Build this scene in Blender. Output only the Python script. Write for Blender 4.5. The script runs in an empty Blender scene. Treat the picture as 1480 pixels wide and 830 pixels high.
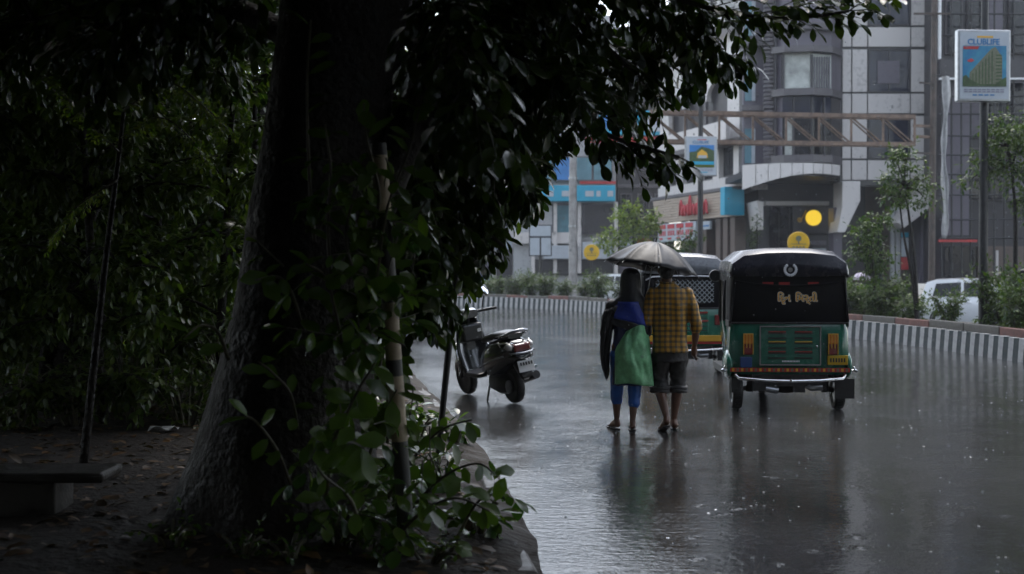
import bpy, bmesh, math, random
import numpy as np
from mathutils import Vector, Matrix, noise as mnoise

R = math.radians
V = Vector
SC = bpy.context.scene
COL = SC.collection
random.seed(7)
np.random.seed(7)

# ------------------------------------------------------------------ camera
F_PX, CX, CY, HOR = 1900.0, 740.0, 415.0, 387.0
CAM_Z = 1.59
PITCH = math.atan((CY - HOR) / F_PX)
cam_d = bpy.data.cameras.new('camera')
cam = bpy.data.objects.new('camera', cam_d)
COL.objects.link(cam)
cam.location = (0, 0, CAM_Z)
cam.rotation_euler = (R(90) - PITCH, 0, 0)
cam_d.sensor_width = 36
cam_d.lens = F_PX / 1480 * 36
cam_d.clip_start = 0.1
cam_d.clip_end = 3000
cam_d.dof.use_dof = True
cam_d.dof.focus_distance = 12.0
cam_d.dof.aperture_fstop = 2.4
SC.camera = cam

# ------------------------------------------------------------------ sky, sun, exposure
SUN_EL, SUN_AZ = 62.0, 15.0        # degrees; azimuth from +Y (ahead) towards +X
world = bpy.data.worlds.new('World')
SC.world = world
world.use_nodes = True
wn, wl = world.node_tree.nodes, world.node_tree.links
wn.clear()
w_out = wn.new('ShaderNodeOutputWorld')
w_bg = wn.new('ShaderNodeBackground')
w_sky = wn.new('ShaderNodeTexSky')
w_sky.sky_type = 'NISHITA'
w_sky.sun_disc = False
w_sky.sun_elevation = R(SUN_EL)
w_sky.sun_rotation = R(SUN_AZ)
w_sky.air_density = 1.2
w_sky.dust_density = 2.0
w_sky.ozone_density = 1.5
w_hs = wn.new('ShaderNodeHueSaturation')
w_hs.inputs['Saturation'].default_value = 0.5
w_bg.inputs['Strength'].default_value = 0.15
wl.new(w_sky.outputs[0], w_hs.inputs['Color'])
wl.new(w_hs.outputs[0], w_bg.inputs['Color'])
wl.new(w_bg.outputs[0], w_out.inputs['Surface'])

sun_d = bpy.data.lights.new('sun', 'SUN')
sun_d.energy = 0.8
sun_d.angle = R(40)
sun_d.color = (1.0, 0.96, 0.90)
sun = bpy.data.objects.new('sun', sun_d)
COL.objects.link(sun)
sd = V((math.sin(R(SUN_AZ)) * math.cos(R(SUN_EL)), math.cos(R(SUN_AZ)) * math.cos(R(SUN_EL)), math.sin(R(SUN_EL))))
sun.rotation_euler = sd.to_track_quat('Z', 'Y').to_euler()
sun.location = (10, 20, 40)

SC.view_settings.view_transform = 'Standard'
SC.view_settings.look = 'None'
SC.view_settings.gamma = 1.0
SC.view_settings.use_curve_mapping = False
SC.view_settings.exposure = 1.65
SC.render.engine = 'CYCLES'
SC.cycles.use_denoising = True
SC.cycles.max_bounces = 7
SC.cycles.transparent_max_bounces = 6
SC.cycles.volume_bounces = 0
SC.cycles.sample_clamp_indirect = 6.0
SC.cycles.caustics_reflective = False
SC.cycles.caustics_refractive = False

# ------------------------------------------------------------------ pixel -> point
_fw = V((0, math.cos(PITCH), -math.sin(PITCH)))
_up = V((0, math.sin(PITCH), math.cos(PITCH)))
def ray(px, py):
    return _fw + V(((px - CX) / F_PX, 0, 0)) + _up * ((CY - py) / F_PX)
def P(px, py, Y):
    d = ray(px, py)
    return V((0, 0, CAM_Z)) + d * (Y / d.y)
def G(px, py, z=0.0):
    d = ray(px, py)
    return V((0, 0, CAM_Z)) + d * ((z - CAM_Z) / d.z)
def project(p):
    q = p - V((0, 0, CAM_Z))
    dz = q.dot(_fw)
    if dz < 0.05:
        return (-9999, -9999)
    return (CX + F_PX * q.x / dz, CY - F_PX * q.dot(_up) / dz)

# ------------------------------------------------------------------ materials
MATS = {}
def _nodes(name):
    m = bpy.data.materials.new(name)
    m.use_nodes = True
    nt = m.node_tree
    return m, nt.nodes, nt.links, nt.nodes['Principled BSDF']
def mat(name, col, rough=0.5, metal=0.0, var=0.0, scale=8.0, bump=0.0, bscale=40.0, coat=0.0, spec=0.5, rvar=0.0, col2=None, emit=0.0, trans=0.0, dist=0.01):
    """plain procedural material: noise-varied colour, roughness and bump"""
    m, n, l, b = _nodes(name)
    b.inputs['Base Color'].default_value = (*col, 1)
    b.inputs['Roughness'].default_value = rough
    b.inputs['Metallic'].default_value = metal
    b.inputs['Coat Weight'].default_value = coat
    b.inputs['Coat Roughness'].default_value = 0.08
    b.inputs['Specular IOR Level'].default_value = spec
    b.inputs['Transmission Weight'].default_value = trans
    if emit:
        b.inputs['Emission Color'].default_value = (*col, 1)
        b.inputs['Emission Strength'].default_value = emit
    tc = n.new('ShaderNodeTexCoord')
    if var or col2 or rvar:
        t = n.new('ShaderNodeTexNoise'); t.inputs['Scale'].default_value = scale
        t.inputs['Detail'].default_value = 6; t.inputs['Roughness'].default_value = 0.65
        l.new(tc.outputs['Object'], t.inputs['Vector'])
        if var or col2:
            r = n.new('ShaderNodeValToRGB')
            c1 = col2 if col2 else tuple(max(0, c * (1 - var)) for c in col)
            c2 = col if col2 else tuple(min(1, c * (1 + var)) for c in col)
            r.color_ramp.elements[0].color = (*c1, 1); r.color_ramp.elements[1].color = (*c2, 1)
            r.color_ramp.elements[0].position = 0.32; r.color_ramp.elements[1].position = 0.68
            l.new(t.outputs['Fac'], r.inputs['Fac']); l.new(r.outputs['Color'], b.inputs['Base Color'])
        if rvar:
            mr = n.new('ShaderNodeMapRange')
            mr.inputs['From Min'].default_value = 0.3; mr.inputs['From Max'].default_value = 0.7
            mr.inputs['To Min'].default_value = max(0.02, rough - rvar); mr.inputs['To Max'].default_value = min(1, rough + rvar)
            l.new(t.outputs['Fac'], mr.inputs['Value']); l.new(mr.outputs[0], b.inputs['Roughness'])
    if bump:
        t2 = n.new('ShaderNodeTexNoise'); t2.inputs['Scale'].default_value = bscale
        t2.inputs['Detail'].default_value = 5
        l.new(tc.outputs['Object'], t2.inputs['Vector'])
        bp = n.new('ShaderNodeBump'); bp.inputs['Strength'].default_value = bump; bp.inputs['Distance'].default_value = dist
        l.new(t2.outputs['Fac'], bp.inputs['Height']); l.new(bp.outputs[0], b.inputs['Normal'])
    MATS[name] = m
    return m

def leaf_mat(name, c1, c2, rough=0.28, transl=0.25, spec=0.5):
    m, n, l, b = _nodes(name)
    g = n.new('ShaderNodeNewGeometry')
    r = n.new('ShaderNodeValToRGB')
    r.color_ramp.elements[0].color = (*c1, 1); r.color_ramp.elements[1].color = (*c2, 1)
    e = r.color_ramp.elements.new(0.93); e.color = (c2[0] * 1.7, c2[1] * 1.35, c2[2], 1)
    l.new(g.outputs['Random Per Island'], r.inputs['Fac'])
    tc = n.new('ShaderNodeTexCoord')
    t = n.new('ShaderNodeTexNoise'); t.inputs['Scale'].default_value = 35
    l.new(tc.outputs['Object'], t.inputs['Vector'])
    mx = n.new('ShaderNodeMix'); mx.data_type = 'RGBA'; mx.blend_type = 'MULTIPLY'
    mx.inputs['Factor'].default_value = 0.5
    l.new(r.outputs['Color'], mx.inputs['A']); l.new(t.outputs['Color'], mx.inputs['B'])
    l.new(mx.outputs['Result'], b.inputs['Base Color'])
    b.inputs['Roughness'].default_value = rough
    b.inputs['Specular IOR Level'].default_value = spec
    bp = n.new('ShaderNodeBump'); bp.inputs['Strength'].default_value = 0.25; bp.inputs['Distance'].default_value = 0.004
    l.new(t.outputs['Fac'], bp.inputs['Height']); l.new(bp.outputs[0], b.inputs['Normal'])
    tr = n.new('ShaderNodeBsdfTranslucent')
    gm = n.new('ShaderNodeMix'); gm.data_type = 'RGBA'; gm.blend_type = 'MULTIPLY'; gm.inputs['Factor'].default_value = 1.0
    gm.inputs['B'].default_value = (1.6, 1.9, 0.7, 1)
    l.new(r.outputs['Color'], gm.inputs['A']); l.new(gm.outputs['Result'], tr.inputs['Color'])
    ms = n.new('ShaderNodeMixShader'); ms.inputs[0].default_value = transl
    out = n['Material Output']
    l.new(b.outputs[0], ms.inputs[1]); l.new(tr.outputs[0], ms.inputs[2]); l.new(ms.outputs[0], out.inputs['Surface'])
    MATS[name] = m
    return m

# ------------------------------------------------------------------ mesh builder
class MB:
    def __init__(s): s.v = []; s.f = []
    def add(s, vs, fs):
        o = len(s.v); s.v += [tuple(v) for v in vs]; s.f += [tuple(i + o for i in f) for f in fs]; return s
    def hexa(s, p):      # 8 points: bottom ring 0-3, top ring 4-7 (counter-clockwise from above)
        return s.add(p, [(3, 2, 1, 0), (4, 5, 6, 7), (0, 1, 5, 4), (1, 2, 6, 5), (2, 3, 7, 6), (3, 0, 4, 7)])
    def box(s, x0, x1, y0, y1, z0, z1):
        return s.hexa([(x0, y0, z0), (x1, y0, z0), (x1, y1, z0), (x0, y1, z0), (x0, y0, z1), (x1, y0, z1), (x1, y1, z1), (x0, y1, z1)])
    def cbox(s, c, d, m=None):
        hx, hy, hz = d[0] / 2, d[1] / 2, d[2] / 2
        ps = [V((x, y, z)) for z in (-hz, hz) for x, y in ((-hx, -hy), (hx, -hy), (hx, hy), (-hx, hy))]
        if m is not None: ps = [m @ p for p in ps]
        return s.hexa([p + V(c) for p in ps])
    def bar(s, a, b, w, h=None, up=V((0, 0, 1))):
        a, b = V(a), V(b); h = h or w
        t = (b - a).normalized()
        if abs(t.dot(up)) > 0.98: up = V((0, 1, 0))
        x = t.cross(up).normalized(); z = x.cross(t)
        q = []
        for p in (a, b):
            q.append([p - x * w / 2 - z * h / 2, p + x * w / 2 - z * h / 2, p + x * w / 2 + z * h / 2, p - x * w / 2 + z * h / 2])
        return s.add(q[0] + q[1], [(0, 1, 2, 3), (7, 6, 5, 4), (0, 4, 5, 1), (1, 5, 6, 2), (2, 6, 7, 3), (3, 7, 4, 0)])
    def tube(s, pts, rad, n=8, cap=True, ell=None):
        pts = [V(p) for p in pts]; N = len(pts)
        rad = [rad] * N if isinstance(rad, (int, float)) else list(rad)
        t0 = (pts[1] - pts[0]).normalized()
        u = t0.cross(V((0, 0, 1)))
        if u.length < 0.05: u = t0.cross(V((0, 1, 0)))
        u.normalize()
        vs = []; fs = []
        for i, p in enumerate(pts):
            t = (pts[min(i + 1, N - 1)] - pts[max(i - 1, 0)])
            if t.length < 1e-9: t = t0
            t.normalize()
            u = (u - t * u.dot(t)).normalized(); w = t.cross(u)
            for k in range(n):
                a = 2 * math.pi * k / n
                vs.append(p + (u * math.cos(a) + w * math.sin(a)) * rad[i])
        for i in range(N - 1):
            for k in range(n):
                a, b = i * n + k, i * n + (k + 1) % n
                fs.append((a, b, b + n, a + n))
        if cap:
            fs.append(tuple(range(n - 1, -1, -1))); fs.append(tuple((N - 1) * n + k for k in range(n)))
        return s.add(vs, fs)
    def capsule(s, pts, rad, n=10):
        """tube with rounded ends"""
        pts = [V(p) for p in pts]; rad = list(rad) if not isinstance(rad, (int, float)) else [rad] * len(pts)
        a = (pts[0] - pts[1]).normalized(); b = (pts[-1] - pts[-2]).normalized()
        pp = [pts[0] + a * rad[0] * 0.92, pts[0] + a * rad[0] * 0.6] + pts + [pts[-1] + b * rad[-1] * 0.6, pts[-1] + b * rad[-1] * 0.92]
        rr = [rad[0] * 0.35, rad[0] * 0.8] + rad + [rad[-1] * 0.8, rad[-1] * 0.35]
        return s.tube(pp, rr, n)
    def rings(s, rs, n=20, cap=True, power=2.0):
        """rs: (cx, cy, z, rx, ry) horizontal super-ellipse rings stacked upward"""
        vs = []; fs = []
        for cx, cy, z, rx, ry in rs:
            for k in range(n):
                a = 2 * math.pi * k / n; c, q = math.cos(a), math.sin(a)
                vs.append((cx + rx * math.copysign(abs(c) ** (2 / power), c), cy + ry * math.copysign(abs(q) ** (2 / power), q), z))
        for i in range(len(rs) - 1):
            for k in range(n):
                a, b = i * n + k, i * n + (k + 1) % n
                fs.append((a, b, b + n, a + n))
        if cap:
            fs.append(tuple(range(n - 1, -1, -1))); fs.append(tuple((len(rs) - 1) * n + k for k in range(n)))
        return s.add(vs, fs)
    def ell(s, c, r, n=12, m=8, rot=None):
        vs = []; fs = []
        for i in range(m + 1):
            th = math.pi * i / m
            for k in range(n):
                a = 2 * math.pi * k / n
                p = V((r[0] * math.sin(th) * math.cos(a), r[1] * math.sin(th) * math.sin(a), -r[2] * math.cos(th)))
                if rot is not None: p = rot @ p
                vs.append(p + V(c))
        for i in range(m):
            for k in range(n):
                a, b = i * n + k, i * n + (k + 1) % n
                fs.append((a, b, b + n, a + n))
        return s.add(vs, fs)
    def lathe(s, prof, c=(0, 0, 0), axis='x', n=20):
        """prof: (r, t) pairs round an axis through c"""
        vs = []; fs = []; m = len(prof)
        for k in range(n):
            a = 2 * math.pi * k / n
            for r, t in prof:
                if axis == 'x': vs.append((c[0] + t, c[1] + r * math.cos(a), c[2] + r * math.sin(a)))
                elif axis == 'y': vs.append((c[0] + r * math.cos(a), c[1] + t, c[2] + r * math.sin(a)))
                else: vs.append((c[0] + r * math.cos(a), c[1] + r * math.sin(a), c[2] + t))
        for k in range(n):
            k2 = (k + 1) % n
            for i in range(m - 1):
                fs.append((k * m + i, k2 * m + i, k2 * m + i + 1, k * m + i + 1))
        return s.add(vs, fs)
    def prism(s, poly, a, b, axis='y'):
        """2-D polygon extruded from a to b along axis (poly in the two other axes, in order)"""
        n = len(poly); vs = []
        for t in (a, b):
            for p, q in poly:
                vs.append({'x': (t, p, q), 'y': (p, t, q), 'z': (p, q, t)}[axis])
        fs = [tuple(range(n)), tuple(range(2 * n - 1, n - 1, -1))]
        for k in range(n):
            k2 = (k + 1) % n
            fs.append((k2, k, k + n, k2 + n))
        return s.add(vs, fs)
    def grid(s, f, nu, nv):
        vs = [f(i / nu, j / nv) for j in range(nv + 1) for i in range(nu + 1)]
        fs = [(j * (nu + 1) + i, j * (nu + 1) + i + 1, (j + 1) * (nu + 1) + i + 1, (j + 1) * (nu + 1) + i) for j in range(nv) for i in range(nu)]
        return s.add(vs, fs)
    def xf(s, m):
        s.v = [tuple(m @ V(v)) for v in s.v]; return s
    def mesh(s, name):
        me = bpy.data.meshes.new(name)
        me.from_pydata(s.v, [], s.f)
        bm = bmesh.new(); bm.from_mesh(me)
        bmesh.ops.recalc_face_normals(bm, faces=bm.faces)
        bm.to_mesh(me); bm.free()
        return me
    def build(s, name, m, parent=None, smooth=0, bevel=0.0, seg=2, off=None, thick=0.0, sub=0):
        if off is not None:
            s.v = [(v[0] - off[0], v[1] - off[1], v[2] - off[2]) for v in s.v]
        me = s.mesh(name)
        return link(name, me, m, parent, smooth, bevel, seg, thick, sub)

def link(name, me, m, parent=None, smooth=0, bevel=0.0, seg=2, thick=0.0, sub=0):
    if m is not None and not me.materials:
        me.materials.append(MATS[m] if isinstance(m, str) else m)
    if smooth:
        me.polygons.foreach_set('use_smooth', [True] * len(me.polygons))
        if smooth < 180: me.set_sharp_from_angle(angle=R(smooth))
    o = bpy.data.objects.new(name, me)
    COL.objects.link(o)
    if parent is not None: o.parent = parent
    if thick:
        md = o.modifiers.new('solid', 'SOLIDIFY'); md.thickness = thick; md.offset = 0
    if sub:
        md = o.modifiers.new('sub', 'SUBSURF'); md.levels = sub; md.render_levels = sub
    if bevel:
        md = o.modifiers.new('bevel', 'BEVEL'); md.width = bevel; md.segments = seg; md.limit_method = 'ANGLE'; md.angle_limit = R(35)
    return o

def remeshed(mb, name, voxel, smooth_it=3, disp=None):
    """one continuous skin over overlapping shapes"""
    me = mb.mesh(name)
    o = bpy.data.objects.new(name, me); COL.objects.link(o)
    md = o.modifiers.new('r', 'REMESH'); md.mode = 'VOXEL'; md.voxel_size = voxel
    if smooth_it:
        m2 = o.modifiers.new('s', 'SMOOTH'); m2.iterations = smooth_it; m2.factor = 0.5
    dg = bpy.context.evaluated_depsgraph_get(); dg.update()
    out = bpy.data.meshes.new_from_object(o.evaluated_get(dg))
    bpy.data.objects.remove(o); bpy.data.meshes.remove(me)
    out.name = name
    if disp:
        for v in out.vertices:
            v.co = v.co + v.normal * disp(v.co)
    return out

def tag(o, label=None, cat=None, group=None, kind=None):
    if label: o['label'] = label
    if cat: o['category'] = cat
    if group: o['group'] = group
    if kind: o['kind'] = kind
    return o
def thing(name, label, cat, loc=(0, 0, 0), rz=0.0, group=None, rot=None):
    o = bpy.data.objects.new(name, None); COL.objects.link(o)
    o.empty_display_size = 0.2
    o.location = loc
    o.rotation_euler = rot if rot else (0, 0, rz)
    return tag(o, label, cat, group)
def copy_tree(o, parent=None):
    c = o.copy(); COL.objects.link(c); c.parent = parent
    for ch in list(o.children): copy_tree(ch, c)
    return c
def text_mesh(txt, size, depth=0.004, align='CENTER', bold=0.0):
    cu = bpy.data.curves.new('txt', 'FONT'); cu.body = txt; cu.size = size; cu.extrude = depth
    cu.align_x = align; cu.align_y = 'CENTER'; cu.offset = bold; cu.resolution_u = 3
    o = bpy.data.objects.new('txt', cu); COL.objects.link(o)
    dg = bpy.context.evaluated_depsgraph_get(); dg.update()
    me = bpy.data.meshes.new_from_object(o.evaluated_get(dg))
    bpy.data.objects.remove(o); bpy.data.curves.remove(cu)
    me.materials.clear()
    return me
def text(name, txt, size, m, parent, loc, rot=(R(90), 0, 0), bold=0.0, sx=1.0, depth=0.004):
    me = text_mesh(txt, size, depth, bold=bold)
    o = link(name, me, m, parent)
    o.location = loc; o.rotation_euler = rot; o.scale = (sx, 1, 1)
    return o

def catmull(pts, step):
    """evenly spaced points along a smooth curve"""
    pts = [V(p) for p in pts]
    q = [pts[0] * 2 - pts[1]] + pts + [pts[-1] * 2 - pts[-2]]
    dense = []
    for i in range(1, len(q) - 2):
        for k in range(40):
            t = k / 40
            a, b, c, d = q[i - 1], q[i], q[i + 1], q[i + 2]
            dense.append(0.5 * (2 * b + (c - a) * t + (2 * a - 5 * b + 4 * c - d) * t * t + (3 * b - a - 3 * c + d) * t ** 3))
    dense.append(pts[-1])
    out = [dense[0]]; acc = 0.0
    for i in range(1, len(dense)):
        seg = (dense[i] - dense[i - 1]).length
        while acc + seg >= step:
            r = (step - acc) / seg
            p = dense[i - 1].lerp(dense[i], r); out.append(p)
            dense[i - 1] = p; seg = (dense[i] - p).length; acc = 0.0
        acc += seg
    return out

# ------------------------------------------------------------------ leaf scattering (numpy)
def leaf_template(stations, fold=0.18, curl=0.25):
    vs = []; fs = []
    for t, w in stations:
        z = -curl * t * t
        vs += [(-w, t, z + fold * w), (0, t, z), (w, t, z + fold * w)]
    for i in range(len(stations) - 1):
        a = i * 3
        fs += [(a, a + 1, a + 4, a + 3), (a + 1, a + 2, a + 5, a + 4)]
    return np.array(vs, float), np.array(fs, int)
LEAF_BIG = leaf_template([(0, .015), (.1, .03), (.2, .12), (.42, .22), (.68, .25), (.88, .16), (1, .02)])
LEAF_MID = leaf_template([(0, .02), (.3, .2), (.7, .24), (1, .02)])
LEAF_LOW = (np.array([(0, 0, 0), (.26, .5, .04), (0, 1, -.12), (-.26, .5, .04)], float), np.array([(0, 1, 2, 3)], int))
def leaves_mesh(name, pos, dirs, nrm, size, tmpl):
    pos = np.asarray(pos, float); d = np.asarray(dirs, float); nn = np.asarray(nrm, float); size = np.asarray(size, float)
    d /= np.linalg.norm(d, axis=1, keepdims=True) + 1e-9
    x = np.cross(d, nn); x /= np.linalg.norm(x, axis=1, keepdims=True) + 1e-9
    z = np.cross(x, d)
    tv, tf = tmpl; n, k = len(pos), len(tv)
    wj = np.random.uniform(0.75, 1.2, (n, 1, 1))
    vv = pos[:, None, :] + size[:, None, None] * (tv[None, :, 0:1] * wj * x[:, None, :] + tv[None, :, 1:2] * d[:, None, :] + tv[None, :, 2:3] * z[:, None, :])
    vv = vv.reshape(-1, 3)
    ff = (tf[None] + (np.arange(n) * k)[:, None, None]).reshape(-1, 4)
    me = bpy.data.meshes.new(name)
    me.vertices.add(len(vv)); me.vertices.foreach_set('co', vv.ravel())
    me.loops.add(ff.size); me.loops.foreach_set('vertex_index', ff.ravel())
    me.polygons.add(len(ff)); me.polygons.foreach_set('loop_start', np.arange(0, ff.size, 4))
    me.polygons.foreach_set('use_smooth', np.ones(len(ff), bool))
    me.update(calc_edges=True); me.validate()
    return me
def rnd_unit():
    v = V((random.gauss(0, 1), random.gauss(0, 1), random.gauss(0, 1)))
    return v.normalized()
# ------------------------------------------------------------------ material library
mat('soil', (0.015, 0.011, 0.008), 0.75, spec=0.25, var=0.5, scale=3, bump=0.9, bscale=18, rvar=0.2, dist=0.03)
mat('terrain', (0.05, 0.05, 0.045), 0.8, var=0.3, scale=1)
mat('median_soil', (0.045, 0.035, 0.025), 0.8, var=0.4, scale=4, bump=0.8, bscale=20, dist=0.03)
mat('pavement', (0.12, 0.12, 0.125), 0.35, var=0.25, scale=2, bump=0.3, bscale=12, rvar=0.15)
mat('kerb_dark', (0.010, 0.020, 0.024), 0.6, spec=0.2, var=0.55, scale=9, bump=0.3, bscale=60, rvar=0.2)
mat('kerb_white', (0.30, 0.30, 0.30), 0.6, spec=0.25, var=0.35, scale=7, bump=0.3, bscale=60, rvar=0.2)
mat('kerb_stone', (0.034, 0.031, 0.028), 0.45, var=0.5, scale=7, bump=0.5, bscale=40, rvar=0.2)
mat('red_edging', (0.10, 0.03, 0.022), 0.6, var=0.5, scale=6, bump=0.4, bscale=40)
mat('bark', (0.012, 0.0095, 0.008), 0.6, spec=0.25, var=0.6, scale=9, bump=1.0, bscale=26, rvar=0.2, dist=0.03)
mat('bark_light', (0.09, 0.07, 0.055), 0.6, var=0.5, scale=9, bump=0.8, bscale=40, dist=0.01)
mat('twig', (0.05, 0.045, 0.025), 0.5, var=0.4, scale=20)
mat('concrete', (0.26, 0.25, 0.24), 0.6, var=0.35, scale=3, bump=0.3, bscale=30)
mat('steel_dark', (0.018, 0.018, 0.02), 0.4, metal=0.3, var=0.4, scale=12, bump=0.15, bscale=60)
mat('rusty_steel', (0.13, 0.085, 0.06), 0.6, var=0.5, scale=5, bump=0.3, bscale=50)
mat('brown_steel', (0.055, 0.04, 0.032), 0.6, var=0.5, scale=4, bump=0.3, bscale=50)
mat('chrome', (0.75, 0.76, 0.78), 0.13, metal=1.0)
mat('steel', (0.35, 0.36, 0.38), 0.3, metal=0.9, var=0.2, scale=10)
mat('rubber', (0.012, 0.012, 0.013), 0.6, var=0.4, scale=15, bump=0.2, bscale=60)
mat('black_plastic', (0.012, 0.012, 0.014), 0.35, var=0.3, scale=12)
mat('white_paint', (0.70, 0.71, 0.72), 0.35, var=0.08, scale=3)
mat('cream_paint', (0.55, 0.53, 0.49), 0.5, var=0.2, scale=1.5, bump=0.15, bscale=20)
mat('glass_dark', (0.008, 0.009, 0.013), 0.08, var=0.3, scale=2, spec=0.35)
mat('glass_blue', (0.010, 0.014, 0.032), 0.1, var=0.35, scale=1.2, spec=0.35)
mat('yellow_paint', (0.55, 0.30, 0.02), 0.4, var=0.15, scale=8)
mat('yellow_sign', (0.60, 0.36, 0.015), 0.4, var=0.10, scale=6)
mat('red_paint', (0.35, 0.02, 0.02), 0.4, var=0.2, scale=8)
# rickshaw
mat('rick_green', (0.006, 0.105, 0.068), 0.24, var=0.25, scale=5, coat=0.5, rvar=0.08, bump=0.05, bscale=8)
mat('rick_green_light', (0.010, 0.135, 0.085), 0.25, var=0.2, scale=5, coat=0.5, rvar=0.08)
mat('rick_canvas', (0.005, 0.005, 0.008), 0.6, spec=0.18, var=0.4, scale=3, bump=0.25, bscale=7, rvar=0.12, dist=0.02)
mat('rick_roof', (0.018, 0.018, 0.028), 0.26, spec=0.35, var=0.25, scale=4, bump=0.12, bscale=9, rvar=0.08, dist=0.01)
mat('rick_roof_light', (0.16, 0.17, 0.19), 0.28, var=0.25, scale=4, bump=0.15, bscale=9, rvar=0.08)
mat('lamp_orange', (0.55, 0.17, 0.012), 0.15, coat=1.0)
mat('lamp_red', (0.16, 0.008, 0.008), 0.15, coat=1.0)
mat('lamp_clear', (0.6, 0.6, 0.6), 0.1, coat=1.0)
mat('plate_yellow', (0.50, 0.33, 0.015), 0.4)
mat('plate_white', (0.65, 0.65, 0.65), 0.4)
mat('plate_blue', (0.02, 0.06, 0.20), 0.4)
mat('letter_black', (0.015, 0.015, 0.015), 0.5)
mat('letter_yellow', (0.65, 0.36, 0.03), 0.5)
mat('letter_white', (0.72, 0.73, 0.78), 0.5)
mat('letter_blue', (0.03, 0.16, 0.35), 0.5)
mat('letter_red', (0.42, 0.03, 0.04), 0.5)
mat('seat_vinyl', (0.03, 0.012, 0.012), 0.45, var=0.3, scale=10)
# scooter
mat('scooter_paint', (0.010, 0.011, 0.014), 0.18, coat=1.0, var=0.3, scale=4)
mat('scooter_trim', (0.36, 0.37, 0.40), 0.2, metal=0.7)
mat('mirror_face', (0.85, 0.87, 0.9), 0.05, metal=1.0)
mat('engine', (0.04, 0.04, 0.042), 0.45, metal=0.5, var=0.5, scale=14)
# people
mat('skin', (0.115, 0.055, 0.035), 0.42, var=0.15, scale=9, bump=0.1, bscale=60)
mat('hair', (0.006, 0.005, 0.005), 0.35, bump=0.7, bscale=70)
mat('shorts', (0.030, 0.028, 0.030), 0.6, var=0.5, scale=8, bump=0.5, bscale=14, dist=0.02)
mat('scarf', (0.008, 0.008, 0.012), 0.5, var=0.4, scale=9, bump=0.4, bscale=16, dist=0.02)
mat('kurta', (0.010, 0.018, 0.085), 0.55, var=0.45, scale=7, bump=0.4, bscale=14, dist=0.02)
mat('blue_cloth', (0.012, 0.035, 0.30), 0.5, var=0.35, scale=7, bump=0.4, bscale=14, dist=0.02)
mat('leggings', (0.008, 0.085, 0.36), 0.45, var=0.3, scale=9, bump=0.25, bscale=25)
mat('green_cloth', (0.20, 0.50, 0.26), 0.45, var=0.45, scale=6, bump=0.5, bscale=9, dist=0.03)
mat('sandal', (0.015, 0.012, 0.012), 0.5)
mat('umbrella_cloth', (0.008, 0.008, 0.011), 0.42, spec=0.3, var=0.3, scale=6, bump=0.2, bscale=14, dist=0.01)
# foliage
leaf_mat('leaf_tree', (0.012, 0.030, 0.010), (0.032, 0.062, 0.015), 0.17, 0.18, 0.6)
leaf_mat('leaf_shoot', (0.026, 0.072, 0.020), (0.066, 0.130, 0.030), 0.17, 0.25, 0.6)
leaf_mat('leaf_hedge', (0.020, 0.045, 0.012), (0.055, 0.095, 0.022), 0.35, 0.3, 0.4)
leaf_mat('leaf_bright', (0.06, 0.12, 0.02), (0.12, 0.18, 0.03), 0.4, 0.35, 0.4)
leaf_mat('leaf_median', (0.018, 0.046, 0.014), (0.048, 0.088, 0.022), 0.5, 0.25, 0.3)
leaf_mat('leaf_litter', (0.03, 0.022, 0.012), (0.10, 0.065, 0.03), 0.5, 0.1, 0.4)
leaf_mat('grass', (0.05, 0.10, 0.015), (0.11, 0.17, 0.03), 0.45, 0.35, 0.3)
# buildings
def panel_mat(name, col, dirt=0.5, vert=True):
    m, n, l, b = _nodes(name)
    tc = n.new('ShaderNodeTexCoord')
    mp = n.new('ShaderNodeMapping'); mp.inputs['Scale'].default_value = (1.6, 1.6, 0.25) if vert else (1, 1, 1)
    t = n.new('ShaderNodeTexNoise'); t.inputs['Scale'].default_value = 1.3; t.inputs['Detail'].default_value = 8; t.inputs['Roughness'].default_value = 0.7
    l.new(tc.outputs['Object'], mp.inputs['Vector']); l.new(mp.outputs[0], t.inputs['Vector'])
    t2 = n.new('ShaderNodeTexNoise'); t2.inputs['Scale'].default_value = 6; t2.inputs['Detail'].default_value = 6
    l.new(tc.outputs['Object'], t2.inputs['Vector'])
    ad = n.new('ShaderNodeMath'); ad.operation = 'ADD'; l.new(t.outputs['Fac'], ad.inputs[0]); l.new(t2.outputs['Fac'], ad.inputs[1])
    oi = n.new('ShaderNodeObjectInfo')
    ad2 = n.new('ShaderNodeMath'); ad2.operation = 'MULTIPLY_ADD'; ad2.inputs[1].default_value = 0.16; l.new(oi.outputs['Random'], ad2.inputs[0]); l.new(ad.outputs[0], ad2.inputs[2])
    r = n.new('ShaderNodeValToRGB')
    r.color_ramp.elements[0].position = 0.72; r.color_ramp.elements[1].position = 1.12
    r.color_ramp.elements[0].color = (*[c * (1 - dirt) for c in col], 1); r.color_ramp.elements[1].color = (*col, 1)
    l.new(ad2.outputs[0], r.inputs['Fac']); l.new(r.outputs[0], b.inputs['Base Color'])
    b.inputs['Roughness'].default_value = 0.4
    MATS[name] = m
panel_mat('cladding', (0.54, 0.515, 0.50), 0.42)
panel_mat('cladding_joint', (0.05, 0.05, 0.05), 0.3)
panel_mat('grey_panel', (0.10, 0.09, 0.115), 0.4)
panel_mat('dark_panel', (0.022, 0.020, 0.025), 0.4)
panel_mat('ledge', (0.085, 0.078, 0.085), 0.4)
panel_mat('white_wall', (0.56, 0.535, 0.52), 0.4)
panel_mat('pale_wall', (0.36, 0.37, 0.38), 0.35)
panel_mat('brown_wall', (0.085, 0.06, 0.05), 0.4)
panel_mat('sandstone', (0.42, 0.34, 0.27), 0.35, False)
mat('curtain', (0.38, 0.40, 0.38), 0.7, var=0.35, scale=2)
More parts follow.
